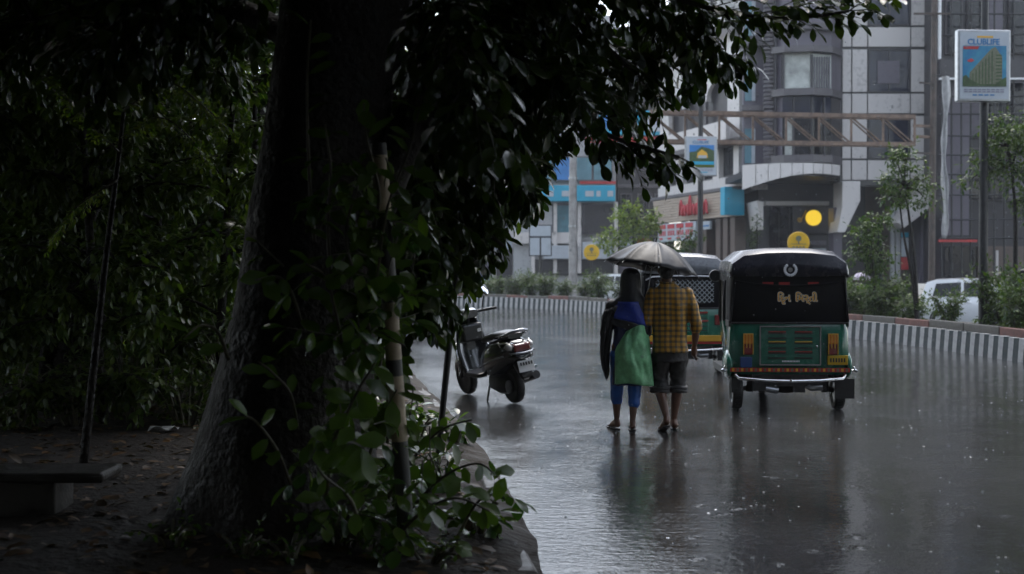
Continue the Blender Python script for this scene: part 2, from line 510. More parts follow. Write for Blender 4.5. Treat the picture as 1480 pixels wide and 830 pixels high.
mat('cyan_sign', (0.01, 0.30, 0.46), 0.35, var=0.1, scale=2)
mat('blue_sign', (0.02, 0.16, 0.42), 0.35, var=0.2, scale=2)
mat('lightblue_glass', (0.10, 0.22, 0.27), 0.15, var=0.3, scale=0.8)
mat('sign_white', (0.38, 0.42, 0.46), 0.4, var=0.06, scale=4)
mat('poster_sky', (0.01, 0.11, 0.28), 0.4, col2=(0.04, 0.30, 0.38), scale=2.2)
mat('poster_green', (0.035, 0.07, 0.02), 0.45, var=0.5, scale=14)
mat('poster_tan', (0.13, 0.14, 0.09), 0.45, var=0.3, scale=18)
mat('poster_grey', (0.22, 0.22, 0.28), 0.45, var=0.3, scale=30)
mat('plastic_sheet', (0.40, 0.40, 0.40), 0.35, var=0.3, scale=3, bump=0.4, bscale=6, dist=0.04)
mat('car_white', (0.62, 0.64, 0.66), 0.2, coat=1.0, var=0.08, scale=2)
mat('car_blue', (0.02, 0.05, 0.14), 0.2, coat=1.0, var=0.1, scale=2)
mat('lilac_cloth', (0.45, 0.38, 0.46), 0.5, var=0.1, scale=4)
mat('water_drop', (0.9, 0.95, 1.0), 0.03, trans=1.0, spec=0.5)
mat('splash', (0.6, 0.65, 0.7), 0.12, trans=0.6)
mat('sign_lit', (0.75, 0.50, 0.03), 0.4, emit=0.35)
MATS['water_drop'].node_tree.nodes['Principled BSDF'].inputs['IOR'].default_value = 1.33

def plaid():
    m, n, l, b = _nodes('plaid')
    tc = n.new('ShaderNodeTexCoord'); sp = n.new('ShaderNodeSeparateXYZ')
    nz = n.new('ShaderNodeTexNoise'); nz.inputs['Scale'].default_value = 4
    mxv = n.new('ShaderNodeMixRGB'); mxv.blend_type = 'ADD'; mxv.inputs[0].default_value = 0.03
    l.new(tc.outputs['Object'], mxv.inputs[1]); l.new(nz.outputs['Color'], mxv.inputs[2]); l.new(tc.outputs['Object'], nz.inputs['Vector'])
    l.new(mxv.outputs[0], sp.inputs[0])
    def stripe(o, period, ph, thr):
        a = n.new('ShaderNodeMath'); a.operation = 'MULTIPLY_ADD'; a.inputs[1].default_value = 2 * math.pi / period; a.inputs[2].default_value = ph
        s = n.new('ShaderNodeMath'); s.operation = 'SINE'; g = n.new('ShaderNodeMapRange')
        g.inputs['From Min'].default_value = thr - 0.25; g.inputs['From Max'].default_value = thr + 0.25
        l.new(o, a.inputs[0]); l.new(a.outputs[0], s.inputs[0]); l.new(s.outputs[0], g.inputs['Value'])
        return g.outputs[0]
    sx = stripe(sp.outputs['X'], 0.052, 0.4, 0.1); sz = stripe(sp.outputs['Z'], 0.052, 1.0, 0.1)
    ad = n.new('ShaderNodeMath'); ad.operation = 'ADD'; l.new(sx, ad.inputs[0]); l.new(sz, ad.inputs[1])
    r = n.new('ShaderNodeValToRGB'); r.color_ramp.elements[0].color = (0.50, 0.26, 0.03, 1)
    r.color_ramp.elements[1].color = (0.085, 0.070, 0.045, 1); r.color_ramp.elements[1].position = 1.0
    e = r.color_ramp.elements.new(0.5); e.color = (0.24, 0.13, 0.03, 1)
    h = n.new('ShaderNodeMath'); h.operation = 'MULTIPLY'; h.inputs[1].default_value = 0.5
    l.new(ad.outputs[0], h.inputs[0]); l.new(h.outputs[0], r.inputs['Fac'])
    l.new(r.outputs[0], b.inputs['Base Color']); b.inputs['Roughness'].default_value = 0.55
    bp = n.new('ShaderNodeBump'); bp.inputs['Strength'].default_value = 0.5; bp.inputs['Distance'].default_value = 0.02
    n2 = n.new('ShaderNodeTexNoise'); n2.inputs['Scale'].default_value = 13
    l.new(tc.outputs['Object'], n2.inputs['Vector']); l.new(n2.outputs['Fac'], bp.inputs['Height']); l.new(bp.outputs[0], b.inputs['Normal'])
    MATS['plaid'] = m
plaid()

def wet_road():
    m, n, l, b = _nodes('wet_road')
    tc = n.new('ShaderNodeTexCoord')
    def nz(scale, detail=4, rough=0.55, sc=(1, 1, 1)):
        mp = n.new('ShaderNodeMapping'); mp.inputs['Scale'].default_value = sc
        t = n.new('ShaderNodeTexNoise'); t.inputs['Scale'].default_value = scale; t.inputs['Detail'].default_value = detail; t.inputs['Roughness'].default_value = rough
        l.new(tc.outputs['Object'], mp.inputs['Vector']); l.new(mp.outputs[0], t.inputs['Vector'])
        return t.outputs['Fac']
    def math_(op, a, bb, c=None):
        x = n.new('ShaderNodeMath'); x.operation = op
        for i, q in enumerate((a, bb, c)):
            if q is None: continue
            if isinstance(q, (int, float)): x.inputs[i].default_value = q
            else: l.new(q, x.inputs[i])
        return x.outputs[0]
    big = nz(0.35, 3)
    r = n.new('ShaderNodeValToRGB')
    r.color_ramp.elements[0].color = (0.018, 0.018, 0.019, 1); r.color_ramp.elements[1].color = (0.042, 0.041, 0.040, 1)
    l.new(nz(2.2, 6), r.inputs['Fac']); l.new(r.outputs[0], b.inputs['Base Color'])
    mr = n.new('ShaderNodeMapRange'); mr.inputs['From Min'].default_value = 0.38; mr.inputs['From Max'].default_value = 0.62
    mr.inputs['To Min'].default_value = 0.03; mr.inputs['To Max'].default_value = 0.13
    l.new(big, mr.inputs['Value']); l.new(mr.outputs[0], b.inputs['Roughness'])
    # water film: wind/flow wavelets, asphalt grain, raindrop rings
    wave = nz(9.0, 3, 0.5, (0.7, 1.5, 1)); fine = nz(21, 3, 0.6, (0.75, 1.3, 1)); roll = nz(0.9, 2)
    vo = n.new('ShaderNodeTexVoronoi'); vo.inputs['Scale'].default_value = 5.0; vo.feature = 'F1'
    l.new(tc.outputs['Object'], vo.inputs['Vector'])
    sn = math_('SINE', math_('MULTIPLY', vo.outputs['Distance'], 46.0), None)
    fall = math_('MAXIMUM', math_('SUBTRACT', 0.42, vo.outputs['Distance']), 0.0)
    sel = math_('GREATER_THAN', nz(1.7, 2), 0.57)
    rings = math_('MULTIPLY', math_('MULTIPLY', sn, fall), sel)
    rain = n.new('ShaderNodeMapRange'); rain.inputs['From Min'].default_value = 0.38; rain.inputs['From Max'].default_value = 0.66; rain.inputs['To Min'].default_value = 0.25; rain.inputs['To Max'].default_value = 1.25
    l.new(nz(0.28, 3, 0.6, (1.6, 0.7, 1)), rain.inputs['Value'])
    h = math_('MULTIPLY', math_('MULTIPLY_ADD', wave, 0.0062, math_('MULTIPLY', fine, 0.0074)), rain.outputs[0])
    h = math_('MULTIPLY_ADD', rings, 0.0042, h)
    h = math_('MULTIPLY_ADD', roll, 0.018, h)
    bp = n.new('ShaderNodeBump'); bp.inputs['Strength'].default_value = 0.85; bp.inputs['Distance'].default_value = 1.0
    l.new(h, bp.inputs['Height']); l.new(bp.outputs[0], b.inputs['Normal'])
    b.inputs['Specular IOR Level'].default_value = 0.5
    MATS['wet_road'] = m
wet_road()
# ------------------------------------------------------------------ ground, road, median
MED = [(9.8, -14, 0), (9.5, 0, 0), (9.2, 10, 0), (8.55, 21.9, 0), (7.45, 30.5, 0), (3.4, 45, 0), (-1.2, 54, 0), (-10, 65.5, 0), (-24, 79, 0), (-44, 94, 0)]
LEFT = [(0.55, -14, 0), (0.40, 0, 0), (0.12, 6.9, 0), (-0.3, 11.3, 0), (-1.2, 17.5, 0), (-2.9, 28, 0), (-5.6, 39, 0), (-10.5, 48, 0), (-18.5, 58, 0), (-31, 70, 0), (-50, 84, 0)]
PERIOD = 0.385 / 2
med = catmull(MED, PERIOD)
def nrm(pts, i):
    t = (pts[min(i + 1, len(pts) - 1)] - pts[max(i - 1, 0)]).normalized()
    return t, V((t.y, -t.x, 0))
def offset(pts, d):
    return [p + nrm(pts, i)[1] * d for i, p in enumerate(pts)]
def resample(pts, n):
    ls = [0]
    for a, b in zip(pts, pts[1:]): ls.append(ls[-1] + (b - a).length)
    out = []; k = 0
    for i in range(n):
        s = ls[-1] * i / (n - 1)
        while k < len(pts) - 2 and ls[k + 1] < s: k += 1
        r = (s - ls[k]) / max(1e-6, ls[k + 1] - ls[k])
        out.append(pts[k].lerp(pts[k + 1], min(1, max(0, r))))
    return out
def strip(a, b, z, cross=1, zf=None):
    """sheet between two equally long rows of points"""
    mb = MB()
    def f(u, v):
        i = round(v * (len(a) - 1)); p = a[i].lerp(b[i], u)
        return (p.x, p.y, (zf(p, u) if zf else z))
    return mb.grid(f, cross, len(a) - 1)

NS = 90
medc = resample(med, NS)
leftc = resample(catmull(LEFT, 0.4), NS)
tag(MB().box(-260, 260, -120, 420, -1.2, -0.24).build('ground', 'terrain'), kind='structure')
tag(strip(leftc, [p + nrm(medc, i)[1] * 0.05 for i, p in enumerate(medc)], 0.0, 8).build('road', 'wet_road', smooth=180), kind='structure')
opp_a, opp_b = offset(medc, 2.55), offset(medc, 11.6)
tag(strip(opp_a, opp_b, -0.2, 6).build('opposite_road', 'wet_road', smooth=180), kind='structure')
pv_b = offset(medc, 17.5)
pav = MB()
def _pav(a, b, z0, z1):
    for i in range(len(a) - 1):
        pav.hexa([(*a[i].xy, z0), (*b[i].xy, z0), (*b[i + 1].xy, z0), (*a[i + 1].xy, z0), (*a[i].xy, z1), (*b[i].xy, z1), (*b[i + 1].xy, z1), (*a[i + 1].xy, z1)])
_pav(opp_b, pv_b, -0.23, -0.06)
tag(pav.build('pavement', 'pavement'), kind='structure')

# soil verge on the near side of the road, gently humped
def verge_z(p, u):
    if u > 0.999: return 0.004
    d = (1 - u) * 26
    e = min(1.0, d / 0.35)
    return 0.0 + e * (0.08 + 0.06 * mnoise.noise(V((p.x * 0.7, p.y * 0.7, 0))) + 0.025 * mnoise.noise(V((p.x * 3, p.y * 3, 4))) + min(0.25, d * 0.02))
vl = resample(catmull(LEFT, 0.2), 620)
vmb = MB()
us = [0] + [0.3, 0.5, 0.62, 0.7, 0.76, 0.8] + [0.83 + 0.17 * k / 22 for k in range(23)]
rows = []
for i, p in enumerate(vl):
    t, nn = nrm(vl, i)
    rows.append([(q := p + nn * (.05 + .035 * mnoise.noise(V((p.x, p.y * 1.1, 7))) + .02 * mnoise.noise(V((p.x, p.y * 2.7, 3)))) - nn * 26 * (1 - u)).to_tuple()[:2] + (verge_z(q, u),) for u in us])
vv = [v for r in rows for v in r]; m_ = len(us)
vmb.add(vv, [(i * m_ + k, i * m_ + k + 1, (i + 1) * m_ + k + 1, (i + 1) * m_ + k) for i in range(len(rows) - 1) for k in range(m_ - 1)])
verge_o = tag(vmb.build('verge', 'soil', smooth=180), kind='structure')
def verge_height(x, y):
    best = min(range(len(vl)), key=lambda i: (vl[i].x - x) ** 2 + (vl[i].y - y) ** 2)
    t, nn = nrm(vl, best)
    d = -(V((x, y, 0)) - vl[best]).dot(nn)
    return verge_z(V((x, y, 0)), max(0, min(1, 1 - d / 26)))

# median: soil bed between striped kerbs
bed = offset(medc, 0.16), offset(medc, 2.45)
mb = MB()
for i in range(NS - 1):
    a, b = bed
    mb.hexa([(*a[i].xy, -0.23), (*b[i].xy, -0.23), (*b[i + 1].xy, -0.23), (*a[i + 1].xy, -0.23), (*a[i].xy, 0.33), (*b[i].xy, 0.33), (*b[i + 1].xy, 0.33), (*a[i + 1].xy, 0.33)])
tag(mb.build('median_bed', 'median_soil'), kind='structure')
kerb = thing('median_kerb', 'tall kerb of the median painted in black and white stripes', 'kerb', (8.55, 21.9, 0))
i0 = min(range(len(med)), key=lambda i: abs(med[i].y - 20.2)); i1 = i0 + 270
kb = MB(); w2 = PERIOD / 2 - 0.0035
kb.hexa([(-w2, -0.0, 0.0), (w2, -0.0, 0.0), (w2, 0.15, 0.0), (-w2, 0.15, 0.0), (-w2, 0.03, 0.40), (w2, 0.03, 0.40), (w2, 0.15, 0.40), (-w2, 0.15, 0.40)])
km = {}
for k, mm in ((0, 'kerb_dark'), (1, 'kerb_white')):
    km[k] = kb.mesh('kerb_block'); km[k].materials.append(MATS[mm])
rest = {0: MB(), 1: MB()}
for i in range(len(med) - 1):
    t, nn = nrm(med, i)
    p = (med[i] + med[i + 1]) / 2
    M = Matrix.Translation(p) @ Matrix(((t.x, nn.x, 0), (t.y, nn.y, 0), (0, 0, 1))).to_4x4()
    if i0 <= i < i1:
        o = bpy.data.objects.new('kerb_block', km[i % 2]); COL.objects.link(o); o.parent = kerb
        M2 = M.copy(); M2.translation = p - V((8.55, 21.9, 0))
        o.matrix_local = M2 @ Matrix.Diagonal((1, 1, random.uniform(0.985, 1.01), 1))
    else:
        rest[i % 2].add([M @ V(v) for v in kb.v], kb.f)
for k, mm in ((0, 'kerb_dark'), (1, 'kerb_white')):
    tag(rest[k].build('far_kerb_blocks', mm, kerb, off=(8.55, 21.9, 0)), kind='stuff')
# low red and dark edging bricks behind the kerb
edg = thing('planter_edging', 'low red and grey edging wall behind the striped kerb', 'edging', (*offset(med, 0.5)[i0].xy, 0.33))
eoff = edg.location.copy()
ed = offset(med, 0.62)
for j, i in enumerate(range(i0 - 4, i1 + 20, 8)):
    a, b = ed[i], ed[i + 8]
    t = (b - a).normalized()
    h = random.uniform(0.15, 0.20)
    MB().bar((*(a + t * 0.015).xy, 0.33 + h / 2 - 0.01), (*(b - t * 0.015).xy, 0.33 + h / 2 - 0.01), 0.11, h).build('edging_brick', ('red_edging', 'kerb_stone', 'red_edging', 'kerb_stone', 'kerb_stone')[j % 5], edg, bevel=0.012, off=eoff)
bk = MB()
b2a, b2b = offset(medc, 2.45), offset(medc, 2.6)
for i in range(NS - 1):
    bk.hexa([(*b2a[i].xy, -0.23), (*b2b[i].xy, -0.23), (*b2b[i + 1].xy, -0.23), (*b2a[i + 1].xy, -0.23), (*b2a[i].xy, 0.36), (*b2b[i].xy, 0.36), (*b2b[i + 1].xy, 0.36), (*b2a[i + 1].xy, 0.36)])
tag(bk.build('back_kerb', 'kerb_stone'), kind='structure')

# worn road-edge kerb stones on the near side
rk = thing('road_edge_kerb', 'broken low kerb stones along the soil verge', 'kerb', (0.1, 6.9, 0))
lk = catmull(LEFT, 0.62)
for i in range(len(lk) - 1):
    p = lk[i]
    if not 4.5 < p.y < 34: continue
    t, nn = nrm(lk, i)
    q = p - nn * (0.07 + random.uniform(-0.015, 0.03))
    if random.random() < 0.40: continue
    h = random.uniform(0.015, 0.05); L = 0.62 - random.uniform(0.02, 0.10)
    tz = random.uniform(-0.05, 0.05)
    M = Matrix.Rotation(math.atan2(t.y, t.x) + tz, 3, 'Z') @ Matrix.Rotation(random.uniform(-0.06, 0.06), 3, 'X')
    MB().cbox((q.x, q.y, h / 2 - 0.02), (L, 0.13, h + 0.02), M).build('kerb_stone', 'kerb_stone', rk, bevel=0.018, off=(0.1, 6.9, 0))
# ------------------------------------------------------------------ buildings beyond the opposite road
def zb(py, Y): return P(740, py, Y).z
def xb(px, Y): return (px - CX) / F_PX * Y * 1.0
def pbox(mb, px0, px1, py0, py1, Y0, Y1):
    """box whose front face (at Y0) spans the given pixels"""
    d = 1.0
    x0, x1 = P(px0, 387, Y0).x, P(px1, 387, Y0).x
    return mb.box(x0, x1, Y0, Y1, zb(py1, Y0), zb(py0, Y0))
GZ = -0.24
def corner_tower():
    YF = 58.0
    base = V((P(1215, 387, YF).x, YF, GZ))
    t = thing('corner_building', 'grey corner office building with pale stone panels, curved bay and dark windows', 'building', base)
    def B(name, m, *a, **k):
        mb = MB()
        for q in a: pbox(mb, *q)
        return mb.build(name, m, k.pop('parent', t), off=base, **k)
    # core walls (dark joints show between the panels)
    mb = MB(); x0, x1 = P(1074, 387, YF).x, P(1352, 387, YF).x
    mb.box(x0 + 0.3, x1 - 0.05, YF + 0.55, YF + 12, 5.45, 29.6)
    mb.box(x0 + 1.2, x1 - 0.1, YF + 3.2, YF + 12, GZ, 5.45)
    mb.build('wall', 'cladding_joint', t, off=base)
    mb = MB(); mb.box(P(1214, 387, YF).x, x1 - 0.02, YF + 0.09, YF + 0.56, 5.2, 29.6); mb.build('backing_wall', 'cladding_joint', t, off=base)
    cols_s = [(1216, 1230), (1230, 1253), (1253, 1315), (1315, 1346)]
    cols_w = [(1216, 1230), (1230, 1253), (1315, 1346)]
    sp = [(231 - 96.2 * k, 261 - 96.2 * k) for k in range(9)]  # floors above the view added to darken the near road's reflection
    wi = [(167 - 96.2 * k, 230 - 96.2 * k) for k in range(8)]
    g = 0.9
    for a, b in sp:
        for c, d in cols_s: B('cladding_panel', 'cladding', (c + g, d - g, a + g, b - g, YF, YF + 0.07), bevel=0.012)
    for a, b in wi:
        for c, d in cols_w: B('cladding_panel', 'cladding', (c + g, d - g, a + g, b - g, YF, YF + 0.07), bevel=0.012)
        w = B('window', 'dark_panel', (1253.6, 1256, a, b, YF + 0.02, YF + .12), (1312, 1314.4, a, b, YF + 0.02, YF + .12), (1256, 1312, a, a + 2.5, YF + 0.02, YF + .12), (1256, 1312, b - 2.5, b, YF + .02, YF + .12), (1283, 1285, a + 2.5, b - 2.5, YF + .03, YF + .1))
        B('pane', 'glass_blue', (1256, 1283, a + 2.5, b - 2.5, YF + 0.06, YF + 0.085), (1285, 1312, a + 2.5, b - 2.5, YF + 0.06, YF + 0.085), parent=w)
    B('poster', 'grey_panel', (1267, 1299, 88, 121, YF - 0.015, YF + 0.02))
    B('return_pier', 'dark_panel', (1346.5, 1352, -538, 400, YF - 0.05, YF + 0.5))
    # curved bay: plan polygon, extruded band by band
    plan = [(1104, 58.2), (1112, 57.2), (1130, 56.7), (1172, 56.4), (1200, 56.8), (1214, 57.8)]
    def bay(name, m, py0, py1, grow=0.0, seg=None, thick=0.25, parent=None):
        pl = plan if seg is None else [plan[i] for i in seg]
        z0, z1 = zb(py1, 57), zb(py0, 57)
        mb = MB()
        f = [(P(px, 387, Y).x, Y - grow) for px, Y in pl]
        back = [(x, y + thick + grow) for x, y in reversed(f)]
        mb.prism(f + back, z0, z1, 'z')
        return mb.build(name, m, parent or t, off=base)
    for a, b in ((-26, -14), (38, 47), (70, 79), (131, 141), (226, 237)): bay('ledge', 'ledge', a, b, 0.35, thick=0.6)
    for a, b in ((-14, 38), ): bay('bay_panel', 'grey_panel', a, b)
    bay('bay_panel', 'grey_panel', 47, 70)
    bay('bay_panel', 'grey_panel', 79, 131, seg=(0, 1, 2)); bay('bay_panel', 'grey_panel', 141, 226, seg=(0, 1, 2))
    bay('bay_pier', 'grey_panel', 79, 131, seg=(4, 5), grow=0.02); bay('bay_pier', 'dark_panel', 141, 226, seg=(4, 5), grow=0.02)
    w = bay('window', 'curtain', 79, 131, seg=(2, 3)); bay('mullion', 'dark_panel', 79, 131, 0.03, seg=(3, 4), thick=.02, parent=None)
    cur = bay('curtain', 'curtain', 81, 129, 0.05, seg=(3, 4), thick=.03)
    # dark strips paint the shade of the curtain folds
    for k in range(7):
        px = 1176 + k * 3.6
        B('curtain_fold', 'grey_panel', (px, px + 1.0, 82, 129, 56.32 + 0.045 * k, 56.45 + .05 * k), parent=cur)
    B('mullion', 'dark_panel', (1171, 1174, 79, 131, 56.3, 56.5)); B('mullion', 'dark_panel', (1129, 1133, 79, 131, 56.6, 56.8))
    bay('window', 'glass_blue', 141, 166, seg=(2, 3, 4), grow=.01)
    bay('window', 'glass_dark', 166, 226, seg=(2, 3, 4))
    B('curtain', 'curtain', (1134, 1145, 170, 224, 56.6, 56.64))
    for px in (1146, 1172, 1190): B('mullion', 'dark_panel', (px, px + 2, 141, 226, 56.25, 56.5))
    bay('bay_panel', 'grey_panel', -538, -26)
    for k in range(5): bay('ledge', 'ledge', -122 - 96 * k, -113 - 96 * k, .35, thick=.6); bay('window', 'glass_dark', -105 - 96 * k, -60 - 96 * k, .02, seg=(2, 3, 4))
    # louvre strip
    for k in range(48):
        y = -60 + k * 6.1
        B('louvre_slat', 'ledge', (1104, 1119, y, y + 3.0, 57.0, 57.25))
    B('louvre_frame', 'dark_panel', (1119, 1121, -60, 232, 56.75, 57.2))
    # narrow side strip with poster windows
    B('side_wall', 'grey_panel', (1074, 1104, -538, 246, 58.25, 58.6))
    for a, b in ((2, 52), (100, 146), (186, 236)):
        w = B('window', 'lightblue_glass', (1076, 1090, a, b, 58.2, 58.26)); B('frame', 'sign_white', (1086, 1091, a, b, 58.15, 58.19), parent=w)
    for a in (58, 152, 238): B('ledge', 'ledge', (1072, 1104, a, a + 8, 57.6, 58.3))
    # pale curved canopy over the entrance
    n = 9; c0 = 1075; c1 = 1216
    pts = []
    for k in range(n + 1):
        u = k / n; px = c0 + (c1 - c0) * u
        pts.append((P(px, 387, 57).x * 0.985, 57.4 - 2.2 * math.sin(math.pi * (0.15 + 0.7 * u)), zb(272 - 20 * u + 10 * math.sin(math.pi * u) * 0, 55.5) - 0.25 * math.sin(math.pi * u) * -1))
    for k in range(n):
        (xa, ya, za), (xb_, yb, zb_) = pts[k], pts[k + 1]
        zt = zb(238, 55.5) + 0.05
        MB().hexa([(xa + .012, ya, za), (xb_ - .012, yb, zb_), (xb_ - .012, yb + .25, zb_), (xa + .012, ya + .25, za), (xa + .012, ya, zt), (xb_ - .012, yb, zt), (xb_ - .012, yb + .25, zt), (xa + .012, ya + .25, zt)]).build('canopy_panel', 'white_wall', t, off=base)
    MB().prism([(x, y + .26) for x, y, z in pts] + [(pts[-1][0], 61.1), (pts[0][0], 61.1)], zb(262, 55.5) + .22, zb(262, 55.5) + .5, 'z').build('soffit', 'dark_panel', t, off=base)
    # entrance recess
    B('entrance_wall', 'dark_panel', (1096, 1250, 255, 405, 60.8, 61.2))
    B('entrance_beam', 'cladding', (1106, 1198, 291, 297, 60.2, 60.75))
    MB().prism([(P(px, 387, 58.2).x, zb(py, 58.2)) for px, py in ((1094, 290), (1103, 292), (1103, 332), (1100, 328))], 58.2, 60.9, 'y').build('entrance_side', 'white_wall', t, off=base)
    for c in (1112, 1127, 1142): B('glass_door', 'glass_dark', (c, c + 13, 299, 402, 60.6, 60.7))
    sb = B('sign_board', 'dark_panel', (1146, 1200, 299, 338, 60.5, 60.62), bevel=.01)
    c = P(1176, 315, 60.4)
    MB().lathe([(0.0, -.05), (.34, -.05), (.36, -.02), (.36, .06)], (c.x, c.y, c.z), 'y', 28).build('round_emblem', 'sign_lit', sb, off=base, smooth=40)
    c = P(1156, 318, 60.4)
    MB().lathe([(0.0, -.05), (.11, -.05), (.12, .06)], (c.x, c.y, c.z), 'y', 18).build('small_emblem', 'yellow_paint', sb, off=base, smooth=40)
    c2 = P(1162, 308, 60.4)
    MB().tube([(c.x, c.y, c.z), (c.x + .12, c.y, c.z + .1), (c2.x + .1, c.y, c2.z + .12)], .03, 6).build('emblem_stalk', 'yellow_paint', sb, off=base)
    for r_ in range(3): B('notice', 'sign_white' if r_ == 1 else 'grey_panel', (1172, 1194, 348 + r_ * 11, 354 + r_ * 11, 60.7, 60.78))
    # faceted pale column heads
    def head(pxs):
        mb = MB(); mb.prism([(P(px, 387, 57).x, zb(py, 57)) for px, py in pxs], 57.0, 58.6, 'y'); return mb.build('column_head', 'white_wall', t, off=base, bevel=.02)
    head([(1217, 262), (1217, 300), (1210, 336), (1221, 336), (1243, 290), (1243, 262)])
    head([(1346, 262), (1330, 262), (1330, 282), (1298, 322), (1306, 330), (1346, 300)])
    B('column', 'grey_panel', (1205, 1217, 300, 410, 58, 59)); B('column', 'grey_panel', (1330, 1350, 290, 410, 58, 59))
    B('pipe', 'pale_wall', (1288, 1293, 300, 408, 58.6, 58.8)); B('pipe', 'pale_wall', (1295, 1301, 300, 408, 58.6, 58.8))
    B('shop_poster', 'red_paint', (1303, 1313, 372, 390, 58.3, 58.4)); B('shop_poster', 'sign_white', (1303, 1313, 344, 371, 58.3, 58.4)); B('shop_poster', 'cyan_sign', (1303, 1313, 336, 343, 58.3, 58.4))
    B('ground_wall', 'brown_wall', (1217, 1350, 262, 408, 61.0, 61.15))
    for c in (1250, 1264, 1316): B('shop_window', 'glass_dark', (c, c + 11, 320, 400, 60.9, 61.0))
    return t
corner_tower()

def facade(name, label, A, B_, z_top, depth, wall='white_wall'):
    """a building with its own frame: x along the front from A to B_, y into the building, z up"""
    A, B_ = V(A), V(B_); d = B_ - A; L = d.length
    t = thing(name, label, 'building', (A.x, A.y, GZ), math.atan2(d.y, d.x))
    return t, L
def shop_building():
    A, Bp = (P(954, 387, 71).x, 71, 0), (P(1073, 387, 60.5).x, 60.5, 0)
    t, L = facade('shop_building', 'cream shop building with scalloped arches and a sandstone fascia with red letters', A, Bp, 17, 9)
    q = lambda u: u * L
    def bx(name, m, *a, parent=None, bevel=0):
        mb = MB()
        for u0, u1, y0, y1, z0, z1 in a: mb.box(q(u0), q(u1), y0, y1, z0 - GZ, z1 - GZ)
        return mb.build(name, m, parent or t, bevel=bevel)
    bx('wall', 'white_wall', (0, 1, .45, 9, 5.2, 23.2)); bx('ground_floor_wall', 'brown_wall', (0.02, .98, 1.6, 9, GZ, 5.2))
    # lower storey: piers and windows
    piers = [(0, .10), (.22, .30), (.46, .52), (.67, .74), (.90, 1.0)]
    for a, b in piers: bx('pier', 'white_wall', (a, b, 0, .44, 5.75, 8.0), bevel=.02)
    for (a, b), (c, d) in zip(piers, piers[1:]):
        w = bx('window', 'dark_panel', (b + .002, c - .002, .25, .32, 5.9, 7.6))
        bx('pane', 'glass_dark', (b + .012, (b + c) / 2 - .004, .2, .24, 6.0, 7.5), ((b + c) / 2 + .004, c - .012, .2, .24, 6.0, 7.5), parent=w)
    bx('sill_band', 'white_wall', (0, 1, -.12, .44, 5.35, 5.85)); bx('lintel_band', 'white_wall', (0, 1, -.05, .44, 7.6, 8.6), bevel=.03)
    bx('cornice', 'ledge', (-.02, 1.0, -.5, .2, 5.18, 5.34))
    bx('balcony_wall', 'white_wall', (0, .98, -.75, -.55, 7.5, 8.3), bevel=.02); bx('balcony_slab', 'ledge', (0, .98, -.75, .44, 7.3, 7.5))
    # arcade with scalloped arches: wall sheet with arched openings built from a profile
    prof = []
    zt = 12.2; zs = 9.75
    arcs = [(.12, .30), (.34, .56), (.60, .84)]
    poly = [(q(0), zt - GZ), (q(0), 8.6 - GZ)]
    poly = []
    top = [(q(1), zt - GZ), (q(0), zt - GZ)]
    low = [(q(0), 8.6 - GZ), (q(arcs[0][0]), 8.6 - GZ)]
    for i, (a, b) in enumerate(arcs):
        for k in range(11):
            th = math.pi - math.pi * k / 10
            low.append((q((a + b) / 2 + (b - a) / 2 * math.cos(th)), zs + .85 * math.sin(th) - GZ))
    low += [(q(arcs[-1][1]), 8.6 - GZ), (q(1), 8.6 - GZ)]
    MB().prism(low + top, -.02, .18, 'y').build('arcade', 'white_wall', t)
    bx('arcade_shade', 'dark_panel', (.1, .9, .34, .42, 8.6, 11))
    for a in (.32, .58): bx('arcade_column', 'ledge', (a - .008, a + .008, 0, .15, 8.6, 9.8))
    MB().prism([(q(0), 11.9 - GZ), (q(.25), 12.7 - GZ), (q(.6), 13.0 - GZ), (q(1), 12.9 - GZ), (q(1), 13.25 - GZ), (q(.6), 13.4 - GZ), (q(.2), 13.1 - GZ), (q(0), 12.3 - GZ)], -.7, .1, 'y').build('curved_band', 'white_wall', t)
    for a in (.12, .4, .68):
        w = bx('window', 'dark_panel', (a, a + .2, .3, .36, 13.8, 15.8)); bx('pane', 'glass_dark', (a + .015, a + .185, .25, .29, 13.9, 15.7), parent=w)
    for z in (16.8, 19.8):  # storeys added above the view to keep sky out of road reflections
        for a in (.12, .4, .68):
            w = bx('window', 'dark_panel', (a, a + .2, .3, .36, z, z + 2)); bx('pane', 'glass_dark', (a + .015, a + .185, .25, .29, z + .1, z + 1.9), parent=w)
    # sandstone fascia, coursed, leaning slightly forward
    z0, z1 = 3.98 - GZ, 5.16 - GZ
    rows = 9
    fb = bx('fascia', 'sandstone', (0.012, .955, -.1, .3, 3.98, 5.16))
    for r_ in range(rows):
        za = z0 + (z1 - z0) * r_ / rows; y = -.42 + .03 * (rows - r_) * -1 + .27
        x = q(.01)
        while x < q(.95):
            w = random.uniform(.8, 1.9); xe = min(x + w, q(.955))
            MB().box(x, xe - .015, -.45 + .022 * (r_ - rows) * -1 - random.uniform(0, .03), -.1, za + .008, za + (z1 - z0) / rows - .008).build('stone', 'sandstone', fb)
            x = xe
    # cursive red lettering, too blurred to read: strokes of the same height and rhythm
    xs = q(.40)
    for k, (hh, ww) in enumerate(((.75, .34), (.48, .30), (.50, .34), (.92, .26), (.50, .36), (.50, .32), (.95, .24), (.46, .34), (.62, .36))):
        zc = 4.22 - GZ; y = -.55
        MB().tube([(xs, y, zc), (xs + ww * .15, y, zc + hh * .8), (xs + ww * .5, y, zc + hh), (xs + ww * .85, y, zc + hh * .75), (xs + ww * .9, y, zc + hh * .1), (xs + ww * 1.15, y, zc - .02)], .062, 6).build('lettering', 'letter_red', t, smooth=180)
        xs += ww + .09
    pan = bx('end_panel', 'cyan_sign', (.955, 1.0, -.9, .1, 4.0, 5.3), bevel=.03)
    sg = bx('shop_sign', 'sign_white', (.05, .545, -.32, -.2, 2.95, 3.9), bevel=.02)
